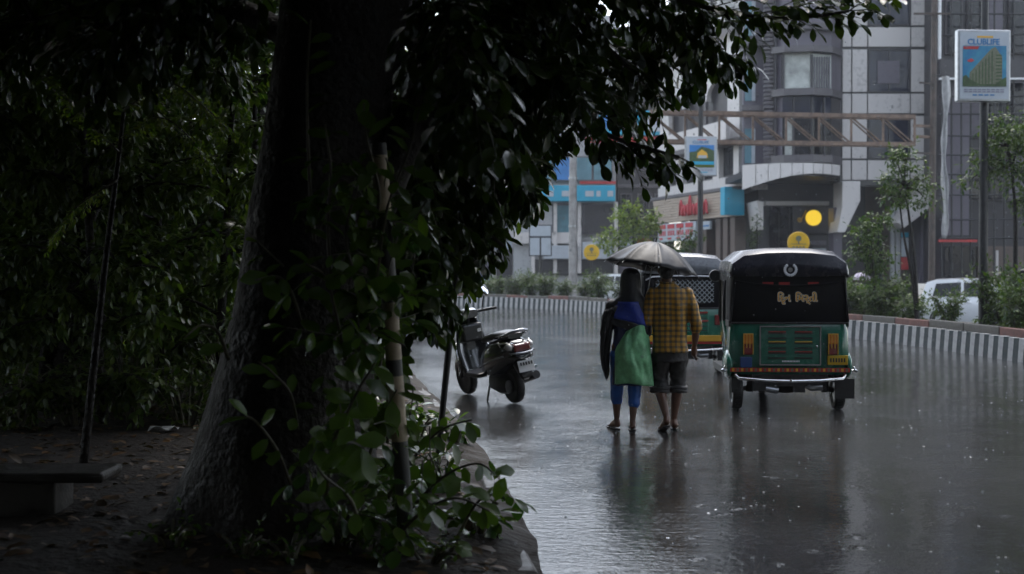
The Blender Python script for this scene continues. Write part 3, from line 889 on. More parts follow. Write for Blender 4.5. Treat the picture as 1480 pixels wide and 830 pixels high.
    for k in range(4):
        a = .068 + k * .118
        bx('sign_block', 'letter_red', (a, a + .09, -.35, -.325, 3.62, 3.84), (a + .005, a + .05, -.35, -.325, 3.06, 3.16), parent=sg)
        for j in range(4): bx('sign_stroke', 'letter_red', (a + .004 + j * .024, a + .016 + j * .024, -.345, -.325, 3.26, 3.52), parent=sg)
    bx('small_sign', 'sign_white', (.63, .71, -.32, -.2, 3.45, 3.85), bevel=.01)
    bx('small_sign_band', 'letter_blue', (.635, .705, -.34, -.325, 3.58, 3.66))
    for a in (.03, .30, .56, .72, .80, .88): bx('column', 'brown_wall', (a, a + .05, -.05, .5, GZ, 3.95), bevel=.02)
    bx('shutter', 'grey_panel', (.36, .54, .9, 1.0, GZ, 3.0)); bx('doorway', 'glass_dark', (.63, .71, .9, 1.0, GZ, 3.0))
    bx('awning', 'rick_green_light', (.05, .36, -1.2, -.1, 2.35, 2.5))
    return t
shop_building()

def blue_building():
    Y = 80.0
    base = V((P(830, 387, Y).x, Y, GZ))
    t = thing('glass_front_building', 'pale building with a bright cyan sign band and blue glass upper floors', 'building', base)
    def B(name, m, *a, parent=None, bevel=0):
        mb = MB()
        for r_ in a: pbox(mb, *r_)
        return mb.build(name, m, parent or t, off=base, bevel=bevel)
    mb = MB(); mb.box(P(742, 387, Y).x, P(891, 387, Y).x, Y + .5, Y + 12, GZ, 17); mb.build('wall', 'pale_wall', t, off=base)
    B('sign_band', 'cyan_sign', (768, 889, 268, 291, Y - .9, Y), bevel=.03)
    for a, b in ((790, 800), (812, 826), (846, 858), (862, 868), (878, 886)): B('sign_letters', 'sign_white', (a, b, 276, 284, Y - .95, Y - .91))
    B('band_trim', 'red_paint', (838, 890, 262, 266, Y - .4, Y - .02))
    B('beam', 'red_paint', (846, 958, 198, 206, Y - .6, Y + .3))
    B('billboard', 'cyan_sign', (866, 956, 160, 195, Y - .5, Y + .1)); B('billboard_panel', 'sign_white', (930, 954, 168, 190, Y - .55, Y - .51)); B('billboard_panel', 'blue_sign', (870, 896, 150, 186, Y - .56, Y - .51))
    for k, px in enumerate(range(770, 886, 29)):
        w = B('window', 'ledge', (px, px + 28, 226, 262, Y + .1, Y + .3)); B('pane', 'lightblue_glass' if k != 1 else 'blue_sign', (px + 1.2, px + 26.8, 228, 260, Y + .04, Y + .1), parent=w)
    for k, px in enumerate(range(752, 864, 33)):
        for a in (60, 110):
            w = B('window', 'ledge', (px, px + 24, a, a + 34, Y + .2, Y + .48)); B('pane', 'glass_blue', (px + 1.5, px + 22.5, a + 1.5, a + 32.5, Y + .1, Y + .2), parent=w)
    for a, b, m in ((772, 800, 'pale_wall'), (802, 834, 'ledge'), (842, 886, 'dark_panel')):
        w = B('shop_window', 'grey_panel', (a, b, 295, 338, Y + .1, Y + .4)); B('pane', m if m != 'ledge' else 'lightblue_glass', (a + 2, b - 2, 297, 336, Y + .02, Y + .1), parent=w)
    for px in (768, 800, 835, 888): B('column', 'white_wall', (px, px + 5, 292, 395, Y - .3, Y + .4))
    B('lower_wall', 'white_wall', (742, 838, 336, 352, Y - .1, Y + .4)); B('low_sign', 'sign_white', (786, 832, 355, 374, Y - .6, Y - .2)); B('low_sign', 'sign_white', (842, 884, 350, 374, Y - .6, Y - .2))
    B('low_opening', 'dark_panel', (770, 886, 375, 398, Y + .3, Y + .49))
    return t
blue_building()
def plain_block(name, label, px0, px1, Y, top, wallm, winm, depth=10, floors=4, nwin=5):
    base = V((P((px0 + px1) / 2, 387, Y).x, Y, GZ))
    t = thing(name, label, 'building', base)
    x0, x1 = P(px0, 387, Y).x, P(px1, 387, Y).x
    MB().box(x0, x1, Y + .3, Y + depth, GZ, top).build('wall', wallm, t, off=base)
    MB().box(x0 - .2, x1 + .2, Y + .1, Y + depth + .2, top, top + .35).build('parapet', 'ledge', t, off=base)
    fh = (top - 3.6) / floors; ww = (x1 - x0) / nwin
    for f in range(floors):
        MB().box(x0 - .05, x1 + .05, Y, Y + .35, 3.4 + f * fh, 3.6 + f * fh).build('floor_band', 'ledge', t, off=base)
        for k in range(nwin):
            a = x0 + ww * (k + .16); b = x0 + ww * (k + .84); z0 = 3.6 + f * fh + fh * .28; z1 = 3.6 + f * fh + fh * .82
            w = MB().box(a, b, Y + .18, Y + .32, z0, z1).build('window', 'ledge', t, off=base)
            MB().box(a + .08, (a + b) / 2 - .03, Y + .12, Y + .18, z0 + .08, z1 - .08).box((a + b) / 2 + .03, b - .08, Y + .12, Y + .18, z0 + .08, z1 - .08).build('pane', winm, w, off=base)
    for k in range(nwin):
        a = x0 + ww * (k + .12); b = x0 + ww * (k + .88)
        MB().box(a, b, Y + .15, Y + .3, GZ, 2.8).build('shop_front', 'dark_panel' if k % 2 else 'grey_panel', t, off=base)
        MB().box(a, b, Y - .25, Y + .1, 2.85, 3.35).build('shop_sign', ('sign_white', 'letter_red', 'sign_white', 'yellow_sign', 'blue_sign')[k % 5], t, off=base)
    return t
plain_block('dark_building', 'dark grey building set back between the cyan sign and the cream shop', 893, 968, 80.6, 16, 'dark_panel', 'glass_dark', nwin=3)
plain_block('pale_building', 'pale office block behind the hanging leaves beside the cyan sign building', 560, 744, 88, 14, 'white_wall', 'glass_blue', nwin=6)
plain_block('grey_building', 'grey block farthest along the curving road behind the tree', 330, 556, 96, 14, 'pale_wall', 'glass_dark', nwin=6)

def scaffold_building():
    Y = 54.0
    base = V((P(1420, 387, Y).x, Y, GZ))
    t = thing('scaffolded_building', 'dark building front behind a steel scaffold with a blank hoarding', 'building', base)
    def B(name, m, *a, parent=None, bevel=0):
        mb = MB()
        for r_ in a: pbox(mb, *r_)
        return mb.build(name, m, parent or t, off=base, bevel=bevel)
    B('wall', 'dark_panel', (1360, 1640, -480, 408, Y + 1.6, Y + 12))  # raised above the view to block sky from the wet road
    for f, (a, b) in enumerate(((-140, -60), (0, 78), (118, 200), (214, 290))):
        for k in range(6):
            px = 1366 + k * 30
            w = B('window', 'ledge', (px, px + 24, a, b, Y + 1.45, Y + 1.6)); B('pane', 'glass_dark' if (k + f) % 3 else 'grey_panel', (px + 2, px + 22, a + 2, b - 2, Y + 1.38, Y + 1.45), parent=w)
    B('hoarding', 'dark_panel', (1357, 1520, 86, 112, Y - .3, Y - .1)); B('hoarding_rail', 'white_paint', (1357, 1520, 112.5, 115, Y - .35, Y - .2))
    B('edge_strip', 'white_paint', (1356.4, 1358.8, -150, 85, Y - .4, Y - .2))
    for k, px in enumerate((1362, 1376, 1390, 1403, 1437, 1452, 1466, 1482, 1500)):
        z = random.uniform(-.4, .4)
        a = P(px, 408, Y); b = P(px + z * 4, -140, Y); MB().tube([(a.x, Y, GZ), (b.x, Y, b.z)], .045, 6).build('scaffold_pole', 'steel_dark', t, off=base)
    for py in (-60, -20, 20, 52, 140, 165, 196, 224, 252, 282, 318, 345):
        a = P(1357, py, Y - .08); b = P(1520, py + random.uniform(-3, 3), Y - .08); MB().tube([a, b], .04, 6).build('scaffold_ledger', 'steel_dark', t, off=base)
    B('red_rail', 'red_paint', (1357, 1412, 346.5, 350, Y - .3, Y - .15))
    B('shop_front', 'glass_dark', (1366, 1410, 356, 404, Y + 1.3, Y + 1.6)); B('shop_front', 'brown_wall', (1414, 1480, 356, 404, Y + 1.3, Y + 1.6))
    B('door_strip', 'white_wall', (1440, 1443, 362, 400, Y + 1.2, Y + 1.29)); B('sheet', 'grey_panel', (1362, 1400, 120, 340, Y + .6, Y + .64))  # narrow plain white strip by the shop front
scaffold_building()
for x0, x1, Yk, top, lab, wm in ((-34, -10, -42, 22, 'unseen pale block added across the verge behind the shade trees', 'pale_wall'), (-8, 14, -48, 25, 'unseen brown block added at the bend of the road', 'brown_wall'), (16, 40, -44, 23, 'unseen grey block added opposite the corner building', 'grey_panel')):
    o = plain_block('added_block', lab, CX + x0 / 60 * F_PX, CX + x1 / 60 * F_PX, 60, top, wm, 'glass_dark', nwin=5)
    o.location = ((x0 + x1) / 2, Yk, GZ); o.rotation_euler = (0, 0, math.pi)  # blocks added behind the camera for dark reflections and less back light
plain_block('dark_office_block', 'dark office block past the scaffolded building outside the frame', 1660, 2050, 56, 16, 'dark_panel', 'glass_dark', nwin=6)

# ------------------------------------------------------------------ gantry, poles, signs
def gantry():
    a = P(940, 162, 44.3); b = P(1322, 169, 46.8)
    h = .98
    a0, b0 = a - V((0, 0, h)), b - V((0, 0, h))
    base = a0.copy()
    t = thing('truss_gantry', 'rusty steel lattice truss spanning the opposite road in front of the corner building', 'gantry', base)
    for nm, p, q in (('chord', a, b), ('chord', a0, b0)): MB().bar(p, q, .14, .14).build(nm, 'rusty_steel', t, off=base)
    y2 = V((0.05, .6, 0))
    for nm, p, q in (('chord', a + y2, b + y2), ('chord', a0 + y2, b0 + y2)): MB().bar(p, q, .10, .10).build(nm, 'rusty_steel', t, off=base)
    n = 8
    for k in range(n + 1):
        p, q = a.lerp(b, k / n), a0.lerp(b0, k / n)
        MB().bar(p - V((0, 0, .07)), q + V((0, 0, .07)), .07).build('upright', 'rusty_steel', t, off=base)
        if k < n:
            q2 = a0.lerp(b0, (k + 1) / n)
            MB().bar(p + V((.05, .06, -.07)), q2 + V((-.05, .06, .07)), .05).build('diagonal', 'rusty_steel', t, off=base)
            MB().bar(p + y2 + V((.05, 0, -.05)), q2 + y2 + V((-.05, 0, .05)), .045).build('diagonal', 'rusty_steel', t, off=base)
        MB().bar(p + V((0, .07, 0)), p + y2 - V((0, .05, 0)), .05).build('cross_bar', 'rusty_steel', t, off=base)
    # arm that carries the right end on the brown pole, and a post at the median
    c = P(1347, 190, 47.2)
    MB().bar(b - V((0, -.1, .3)), (c.x - .1, c.y, b.z - .3), .1).build('bracket', 'rusty_steel', t, off=base)
    MB().bar(b0 + V((0, .1, .3)), (c.x - .1, c.y, b0.z + .3), .1).build('bracket', 'rusty_steel', t, off=base)
    pl = thing('utility_pole', 'brown steel pole at the edge of the corner building carrying the truss', 'pole', (c.x, c.y, GZ))
    MB().tube([(0, 0, 0), (0.03, 0, 6), (.08, 0, 13.5)], [.13, .12, .10], 10).build('post', 'brown_steel', pl, smooth=60)
    for z, w in ((8.4, .5), (5.9, .6)): MB().bar((-.05, -.12, z), (-w, -.14, z + .04), .06).build('arm', 'brown_steel', pl)
    MB().bar((-.7, -.1, 10.9), (.6, -.1, 10.9), .07).build('cross_arm', 'brown_steel', pl)
gantry()

def street_lamp(px, Y, label, board, sgn=(1.08, 1.42), zc=0, hgt=9.0, r=.075, board_dx=0):
    b = P(px, 387, Y); t = thing('street_lamp', label, 'lamp post', (b.x, Y, 0.30), group='lamp posts on the median')
    MB().tube([(0, 0, 0), (0, 0, hgt * .5), (0.02, 0, hgt)], [r * 1.1, r, r * .7], 10).build('post', 'steel_dark', t, smooth=60)
    MB().cbox((0, 0, .06), (.34, .34, .12)).build('base_plate', 'steel_dark', t, bevel=.02)
    for s in (-1, 1):
        MB().tube([(0, 0, hgt - .1), (s * .5, 0, hgt + .35), (s * 1.5, 0, hgt + .5)], .035, 7).build('arm', 'steel_dark', t, smooth=60)
        h = MB().cbox((s * 1.8, 0, hgt + .5), (.75, .26, .13)).build('lamp_head', 'steel', t, bevel=.04)
        MB().cbox((s * 1.8, 0, hgt + .43), (.6, .2, .03)).build('lens', 'lamp_clear', h)
    return t
def sign_box(px0, px1, py0, py1, Y, label, kind):
    a, b = P(px0, py1, Y), P(px1, py0, Y)
    w, h = b.x - a.x, b.z - a.z
    t = thing('advert_sign', label, 'sign', ((a.x + b.x) / 2, Y, a.z), R(3))
    MB().box(-w / 2, w / 2, 0, .16, 0, h).build('case', 'steel', t, bevel=.02)
    MB().box(-w * .46, w * .46, -.012, -.001, h * .035, h * .965).build('face', 'sign_white', t)
    X = lambda u: (u - .5) * w
    Z = lambda v: (1 - v) * h
    def poly(name, m, pts, y=-.018, th=.004):
        MB().prism([(X(u), Z(v)) for u, v in pts], y, y + th, 'y').build(name, m, t)
    R4 = lambda u0, u1, v0, v1: [(u0, v0), (u1, v0), (u1, v1), (u0, v1)]
    if kind == 0:
        text('headline', 'CLUBLIFE', h * .112, 'letter_blue', t, (X(.48), -.018, Z(.175)), sx=.98, bold=.004, depth=.003)
        poly('tagline', 'letter_yellow', R4(.36, .66, .09, .115))
        poly('picture', 'poster_sky', R4(.09, .91, .225, .79))
        poly('ribbon', 'red_paint', [(.10, .235), (.40, .235), (.37, .275), (.10, .275)], -.024)
        poly('cloud', 'letter_red', [(.17, .43), (.25, .40), (.31, .43), (.25, .455), (.19, .45)], -.022, .002)
        poly('building_picture', 'poster_tan', [(.20, .79), (.22, .60), (.62, .27), (.70, .24), (.83, .38), (.83, .79)], -.022, .003)
        for k in range(7):
            u = .27 + k * .06
            top = .60 - (u - .22) * .86
            poly('picture_line', 'poster_green', [(u, top + .06), (u + .018, top + .045), (u + .018, .78), (u, .78)], -.026, .002)
        for k in range(9):
            poly('picture_line', 'poster_green', R4(.71, .82, .33 + k * .048 + .02, .345 + k * .048 + .02), -.026, .002)
        poly('trees_picture', 'poster_green', [(.09, .79), (.09, .66), (.15, .63), (.22, .69), (.40, .76), (.70, .76), (.85, .68), (.91, .66), (.91, .79)], -.027, .002)
        for v in (.825, .855): 
            for k in range(9): poly('small_print', 'poster_grey', R4(.12 + k * .085, .185 + k * .085, v, v + .018))
        for k in range(4): poly('small_print', 'letter_blue', R4(.28 + k * .11, .36 + k * .11, .90, .918))
    else:
        text('headline', 'CLUBLIFE', h * .10, 'letter_blue', t, (X(.48), -.018, Z(.155)), sx=.98, bold=.002, depth=.003)
        poly('tagline', 'letter_red', R4(.38, .66, .08, .10))
        poly('picture', 'blue_sign', R4(.13, .90, .22, .78))
        poly('hill_picture', 'poster_green', [(.13, .78), (.13, .40), (.32, .38), (.50, .26), (.72, .30), (.90, .36), (.90, .78)], -.022, .003)
        poly('house_picture', 'letter_yellow', [(.36, .54), (.38, .42), (.52, .33), (.68, .42), (.70, .54)], -.026, .002)
        poly('house_picture', 'sign_white', R4(.40, .66, .48, .55), -.030, .002)
        poly('lawn_picture', 'leaf_bright', R4(.13, .90, .70, .78), -.026, .002)
        poly('pool_picture', 'cyan_sign', [(.22, .63), (.90, .63), (.90, .71), (.26, .71)], -.030, .002)
        for v in (.82, .85): 
            for k in range(8): poly('small_print', 'poster_grey', R4(.15 + k * .09, .22 + k * .09, v, v + .016))
        poly('small_print', 'cyan_sign', R4(.32, .70, .89, .91))
    MB().cbox((0, .19, h * .3), (.1, .06, .08)).build('clamp', 'steel', t); MB().cbox((0, .19, h * .75), (.1, .06, .08)).build('clamp', 'steel', t)
street_lamp(1421, 26.3, 'black lamp post behind the clublife building poster', 0, r=.085)
street_lamp(1012, 43.95, 'dark lamp post carrying the poster with a house and pool', 0, r=.09)
sign_box(1383, 1462, 43, 147, 26.0, 'white framed clublife poster showing a tall apartment building on blue sky', 0)
sign_box(990, 1037, 197, 255, 43.7, 'white framed poster showing a house with green lawn and pool', 1)

def round_sign(px, py, Y, r_px, label):
    c = P(px, py, Y); r_ = r_px / F_PX * Y
    t = thing('round_sign', label, 'sign', (c.x, Y, .30), group='yellow round signs on the median')
    MB().tube([(0, .05, 0), (0, .05, c.z - .3 + r_ * .7)], .03, 8).build('post', 'steel_dark', t, smooth=60)
    d = MB().lathe([(0, -.02), (r_ * .97, -.02), (r_, -.01), (r_, .015), (0, .015)], (0, 0, c.z - .3), 'y', 32).build('disc', 'yellow_sign', t, smooth=40)
    MB().cbox((0, -.03, c.z - .3 - r_ * .12), (r_ * 1.4, .006, r_ * .05)).build('line', 'poster_tan', d)
    MB().lathe([(0, -.034), (r_ * .26, -.034), (r_ * .26, -.022)], (0, 0, c.z - .3 + r_ * .38), 'y', 12).build('tree_symbol', 'poster_tan', d)
    MB().cbox((0, -.03, c.z - .3 + r_ * .02), (r_ * .12, .006, r_ * .25)).build('tree_symbol_stem', 'poster_tan', d)
    for k in range(4): MB().cbox(((k - 1.5) * r_ * .3, -.03, c.z - .3 - r_ * .38), (r_ * .2, .006, r_ * .12)).build('lettering', 'poster_tan', d)
round_sign(1154, 351, 35.0, 16, 'yellow round sign standing above the roof of the green rickshaw')
round_sign(855, 365, 54.5, 11.5, 'yellow round sign standing among the shrubs near the walking couple')

# concrete lamp mast and the double white board
b = P(828, 387, 57.5)
cm = thing('concrete_mast', 'weathered grey concrete mast rising from the median shrubs', 'pole', (b.x, 57.5, .3))
MB().tube([(0, 0, 0), (0, 0, 5), (.05, 0, 11)], [.19, .17, .12], 12).build('shaft', 'concrete', cm, smooth=60)
MB().cbox((0, 0, .15), (.6, .6, .3)).build('footing', 'concrete', cm, bevel=.03)
for z in (3.1, 5.2): MB().lathe([(.2, -.04), (.2, .04), (.16, .04)], (0, 0, z), 'z', 14).build('collar', 'steel', cm)
MB().tube([(.05, 0, 10.8), (-1.2, 0, 11.3), (-2.2, 0, 11.3)], .05, 7).build('arm', 'steel', cm); MB().cbox((-2.5, 0, 11.3), (.7, .3, .14)).build('lamp_head', 'steel', cm, bevel=.04)
Yb = 60.5; c = P(781, 387, Yb)
bd = thing('notice_board', 'dark framed board with one wide and two tall white panels on a post', 'sign', (c.x, Yb, .3))
s_ = Yb / F_PX
MB().tube([(0, .1, 0), (0, .1, (387 - 335) * s_ + CAM_Z - .3)], .07, 8).build('post', 'steel_dark', bd)
zt = lambda py: (387 - py) * s_ + CAM_Z - .3
MB().box(-16.5 * s_, 16.5 * s_, 0, .09, zt(370.5), zt(325)).build('frame', 'steel_dark', bd, bevel=.01)
for x0, x1, y0, y1 in ((-15, 15, 326.5, 341.5), (-15, -1.2, 344, 369), (1.2, 15, 344, 369)):
    MB().box(x0 * s_, x1 * s_, -.02, -.002, zt(y1), zt(y0)).build('panel', 'sign_white', bd)
# pale umbrella-like dome beyond the median
Yd = 44; c = P(1245, 405, Yd)
um = thing('vendor_umbrella', 'pale lilac dome umbrella beyond the median shrubs', 'umbrella', (c.x, Yd, -.2))
rr = 13 / F_PX * Yd
MB().lathe([(rr * math.sin(a), c.z + .2 + rr * .85 * math.cos(a)) for a in [math.pi / 2 * k / 8 for k in range(1, 9)]] + [(rr * .97, c.z + .2)] , (0, 0, 0), 'z', 24).build('canopy', 'lilac_cloth', um, smooth=180)
MB().tube([(0, 0, 0), (0, 0, c.z + .2 + rr * .86)], .02, 6).build('shaft', 'steel_dark', um)
for k in range(8):
    a = k * math.pi / 4; MB().tube([(rr * 1.0 * math.sin(q) * math.cos(a), rr * math.sin(q) * math.sin(a), c.z + .205 + rr * .85 * math.cos(q)) for q in [math.pi / 2 * j / 6 for j in range(1, 7)]], .008, 4).build('rib', 'steel_dark', um)
# torn plastic sheet hung from the brown pole
c = P(1366, 110, 47.4)
ps = thing('plastic_sheet', 'pale torn plastic sheet hanging beside the brown pole', 'sheet', (c.x, 47.4, P(1366, 345, 47.4).z))
H = c.z - ps.location.z
def shf(u, v):
    z = v * H
    w = .09 + .22 * max(0, v - .62) + .03 * math.sin(v * 23)
    return ((u - .5) * w * 2 + .05 * math.sin(v * 9), .08 * math.sin(u * 9 + v * 6), z)
MB().grid(shf, 8, 40).build('sheet', 'plastic_sheet', ps, smooth=180, thick=.01)
MB().bar((-.35, 0, H), (.1, 0, H + .02), .05).build('tie_rod', 'steel_dark', ps)
# ------------------------------------------------------------------ auto rickshaws
def wheel(name, c, r, w, parent, spokes=8):
    t = MB().lathe([(r * .62, -w * .38), (r * .80, -w * .5), (r * .94, -w * .44), (r, -w * .2), (r, w * .2), (r * .94, w * .44), (r * .80, w * .5), (r * .62, w * .38)], c, 'x', 26)
    o = t.build(name, 'rubber', parent, smooth=50)
    rm = MB().lathe([(r * .64, -w * .40), (r * .60, -w * .30), (r * .30, -w * .22), (r * .16, -w * .36), (0.001, -w * .36)], c, 'x', 22)
    rm.lathe([(0.001, w * .36), (r * .16, w * .36), (r * .30, w * .22), (r * .60, w * .30), (r * .64, w * .40)], c, 'x', 22)
    rm.build('rim', 'steel', o, smooth=50)
    tr = MB()
    for k in range(26):
        a = 2 * math.pi * k / 26
        m = Matrix.Rotation(a, 3, 'X')
        for s in (-1, 1):
            tr.cbox(V(c) + m @ V((s * w * .13, r * .997, 0)), (w * .2, .012, r * .12), m)
    tag(tr.build('tread', 'rubber', o), kind='stuff')
    return o

def rickshaw(variant, label, loc, rz, group=None):
    t = thing('auto_rickshaw', label, 'rickshaw', loc, rz, group)
    green = 'rick_green' if variant == 0 else 'rick_green_light'
    roofm = 'rick_roof' if variant != 1 else 'rick_roof_light'
    W = .665                                       # half width of the tub
    # green tub: superellipse-like plan lofted from floor to belt line
    def planring(w, y0, y1, cr):
        p = []
        for cx, cy, a0 in ((w - cr, y0 + cr, -90), (w - cr * .6, y1 - cr * .6, 0), (-w + cr * .6, y1 - cr * .6, 90), (-w + cr, y0 + cr, 180)):
            c_ = cr if cy < (y0 + y1) / 2 else cr * .6
            for k in range(5):
                a = R(a0 + k * 22.5); p.append((cx + c_ * math.cos(a), cy + c_ * math.sin(a)))
        return p
    def loft(rings):
        mb = MB(); n = len(rings[0][0]); vs = []; fs = []
        for pl, z in rings: vs += [(x, y, z) for x, y in pl]
        for i in range(len(rings) - 1):
            for k in range(n):
                a, b = i * n + k, i * n + (k + 1) % n
                fs.append((a, b, b + n, a + n))
        fs.append(tuple(range(n - 1, -1, -1))); fs.append(tuple((len(rings) - 1) * n + k for k in range(n)))
        return mb.add(vs, fs)
    body = loft([(planring(W - .05, .06, .52, .10), .40), (planring(W, .02, .56, .10), .47), (planring(W, .0, .56, .10), .60), (planring(W - .005, .015, .50, .10), .86), (planring(W - .02, .05, .44, .10), .98)]).build('body', green, t, smooth=40)
    MB().box(-.62, .62, .5, 2.1, .33, .41).build('floor', 'black_plastic', t)
    # front shield and nose
    nose = loft([(planring(.40, 1.95, 2.38, .10), .36), (planring(.46, 1.90, 2.48, .12), .50), (planring(.50, 1.88, 2.46, .12), .80), (planring(.52, 1.95, 2.34, .10), .98)]).build('nose', green, t, smooth=40)
    for s in (-1, 1): MB().lathe([(0.001, .06), (.07, .05), (.085, 0), (.08, -.06)], (s * .33, 2.44, .78), 'y', 16).build('headlight', 'lamp_clear', nose, smooth=50)
    # windscreen frame
    fr = MB()
    for a, b in (((-.52, 2.25, .98), (-.50, 1.95, 1.62)), ((.52, 2.25, .98), (.50, 1.95, 1.62)), ((-.50, 1.95, 1.62), (.50, 1.95, 1.62)), ((-.52, 2.25, .98), (.52, 2.25, .98))): fr.tube([a, b], .022, 6)
    wf = fr.build('windscreen_frame', 'black_plastic', t)
    MB().add([(-.50, 2.24, 1.0), (.50, 2.24, 1.0), (.48, 1.955, 1.60), (-.48, 1.955, 1.60)], [(0, 1, 2, 3)]).build('windscreen', 'glass_dark', wf, thick=.006)
    # canvas hood: sections across, from the rear to the windscreen
    def sect(z0, wb, wt, zs, zt, wc):
        return [(-wb, z0), (-wt, zs), (-wt * .97, zs + (zt - zs) * .35), (-wc, zt - .035), (-wc * .55, zt), (0, zt + .008), (wc * .55, zt), (wc, zt - .035), (wt * .97, zs + (zt - zs) * .35), (wt, zs), (wb, z0)]
    S = [(.055, sect(.975, W - .02, .615, 1.46, 1.60, .50)), (.10, sect(.975, W - .015, .630, 1.50, 1.70, .50)), (.30, sect(.975, W - .01, .638, 1.52, 1.765, .50)), (.42, sect(.975, W - .01, .640, 1.54, 1.77, .50)), (.50, sect(1.42, .645, .640, 1.54, 1.775, .50)), (1.1, sect(1.45, .645, .640, 1.54, 1.77, .50)), (1.6, sect(1.50, .60, .58, 1.57, 1.74, .46)), (2.0, sect(1.55, .53, .52, 1.58, 1.68, .42))]
    mb = MB(); n = len(S[0][1]); vs = [(x, y, z) for y, sc in S for x, z in sc]; fs = []
    for i in range(len(S) - 1):
        for k in range(n - 1): fs.append((i * n + k, i * n + k + 1, (i + 1) * n + k + 1, (i + 1) * n + k))
    fs.append(tuple(range(n)))
    mb.add(vs, fs).build('hood', 'rick_canvas', t, smooth=50, thick=.012)
    # glossy roof cap with visor band over the rear
    def cap(z0, wt, zs, zt, wc, lo): return [(-wt, zs - lo), (-wt, zs), (-wt * .965, zs + (zt - zs) * .40), (-wc, zt - .03), (-wc * .5, zt), (0, zt + .006), (wc * .5, zt), (wc, zt - .03), (wt * .965, zs + (zt - zs) * .40), (wt, zs), (wt, zs - lo)]
    C = [(.015, cap(0, .635, 1.50, 1.615, .52, .02)), (.06, cap(0, .650, 1.535, 1.735, .50, .06)), (.16, cap(0, .655, 1.545, 1.785, .49, .08)), (.5, cap(0, .658, 1.55, 1.795, .49, .06)), (1.1, cap(0, .655, 1.55, 1.79, .49, .03)), (1.7, cap(0, .59, 1.58, 1.755, .44, .02)), (2.06, cap(0, .53, 1.58, 1.69, .40, .01))]
    mb = MB(); n = len(C[0][1]); vs = [(x, y, z + .012) for y, sc in C for x, z in sc]; fs = []
    for i in range(len(C) - 1):
        for k in range(n - 1): fs.append((i * n + k, i * n + k + 1, (i + 1) * n + k + 1, (i + 1) * n + k))
    # rear valance, drooping towards the middle of the band
    rear = C[0][1]; o = len(vs)
    low = []
    for k in range(n):
        x = rear[k][0]; u = abs(x) / .635
        low.append((x * 1.0, .005, 1.478 + .018 * u * u * u + .012))
    vs += low
    for k in range(n - 1): fs.append((o + k, o + k + 1, k + 1, k))
    cap_o = mb.add(vs, fs).build('roof_cap', roofm, t, smooth=35, thick=.014)
    # piping under the valance
    MB().tube([(x, .0, z) for x, y, z in low], .009, 6).build('piping', 'black_plastic', cap_o)
    # hood straps and a sagging curtain seam
    for s in (-1, 1): MB().tube([(s * .60, .05, 1.46), (s * .625, .045, 1.2), (s * .648, .04, .99)], .011, 6).build('hood_seam', 'rick_canvas', t)
    MB().tube([(x, .035 - .01, 1.44 - .05 * (1 - (x / .6) ** 2)) for x in [-.6 + .1 * k for k in range(13)]], .012, 6).build('curtain_fold', 'rick_canvas', t, smooth=180)
    MB().box(-.645, .645, .025, .07, .965, .985).build('belt_rail', 'black_plastic', t, bevel=.006)
    for s in (-1, 1): MB().box(s * .655 - .01, s * .655 + .01, .1, .40, .93, 1.0).build('side_rail', 'black_plastic', t)
    if variant == 0:
        # wreath emblem and painted words
        e = MB()
        for s in (-1, 1):
            for k in range(9):
                a = R(-80 + k * 16.5); e.ell((s * .062 * math.cos(a), -.012, 1.567 + .062 * math.sin(a)), (.017, .005, .012), 6, 4, Matrix.Rotation(-s * a, 3, 'Y'))
        e.build('emblem', 'letter_white', t)
        MB().lathe([(.001, -.016), (.026, -.014), (.026, -.005)], (0, 0, 1.565), 'y', 12).build('emblem_centre', 'steel', t)
        for i, (m, sh, bo, dp) in enumerate((('letter_white', 0, .006, .003), ('letter_yellow', -.006, .001, .003))):
            text('lettering', 'િદૃન', .115, m, t, (-.085 + .02, .028 + sh, 1.25), (R(90 - 2), 0, 0), bold=bo, depth=dp)
            text('lettering', 'િમર્તી', .115, m, t, (.16 + .02, .028 + sh, 1.25), (R(90 - 2), 0, 0), bold=bo, depth=dp)
        for k, x in enumerate((-.30, -.12, .20)): MB().box(x, x + .12, .03, .036, 1.40, 1.43).build('faded_print', 'red_paint', t)
        # framed engine lid with slots
        lid = MB().box(-.33, .33, -.014, .06, .515, .935).build('engine_lid', green, t, bevel=.012)
        f = MB()
        for x0, x1, z0, z1 in ((-.335, .335, .932, .944), (-.335, .335, .508, .520), (-.337, -.325, .52, .932), (.325, .337, .52, .932)): f.box(x0, x1, -.024, -.005, z0, z1)
        f.build('lid_frame', 'steel', lid)
        for r_ in range(6):
            z = .875 - r_ * .055
            for s in (-1, 1):
                MB().box(s * .145 - .095, s * .145 + .095, -.021, -.008, z, z + .011).build('louvre', ('red_paint', green, 'letter_yellow', green, 'red_paint', green)[r_], lid)
                MB().box(s * .145 - .10, s * .145 + .10, -.0165, -.01, z - .02, z - .003).build('slot', 'black_plastic', lid)
        for k in range(12): MB().box(-.09 + k * .0165, -.09 + k * .0165 + .011, -.019, -.01, .545, .562).build('maker_lettering', 'letter_white', lid)
        MB().ell((.29, -.025, .72), (.013, .012, .013), 8, 6).build('lid_latch', 'chrome', lid)
        for s in (-1, 1):
            lo = MB().box(s * .465 - .055, s * .465 + .055, -.035, .05, .625, .86).build('tail_lamp', 'lamp_red', t, bevel=.014)
            MB().box(s * .465 - .052, s * .465 + .052, -.044, -.03, .745, .855).build('indicator', 'lamp_orange', lo, bevel=.01)
            for k in range(4): MB().box(s * .465 - .054 + k * .034, s * .465 - .046 + k * .034, -.05, -.03, .63 if k in (0, 3) else .70, .858).build('lamp_guard', 'letter_yellow', lo)
            MB().box(s * .465 - .055, s * .465 + .055, -.05, -.03, .852, .862).build('lamp_guard', 'letter_yellow', lo)
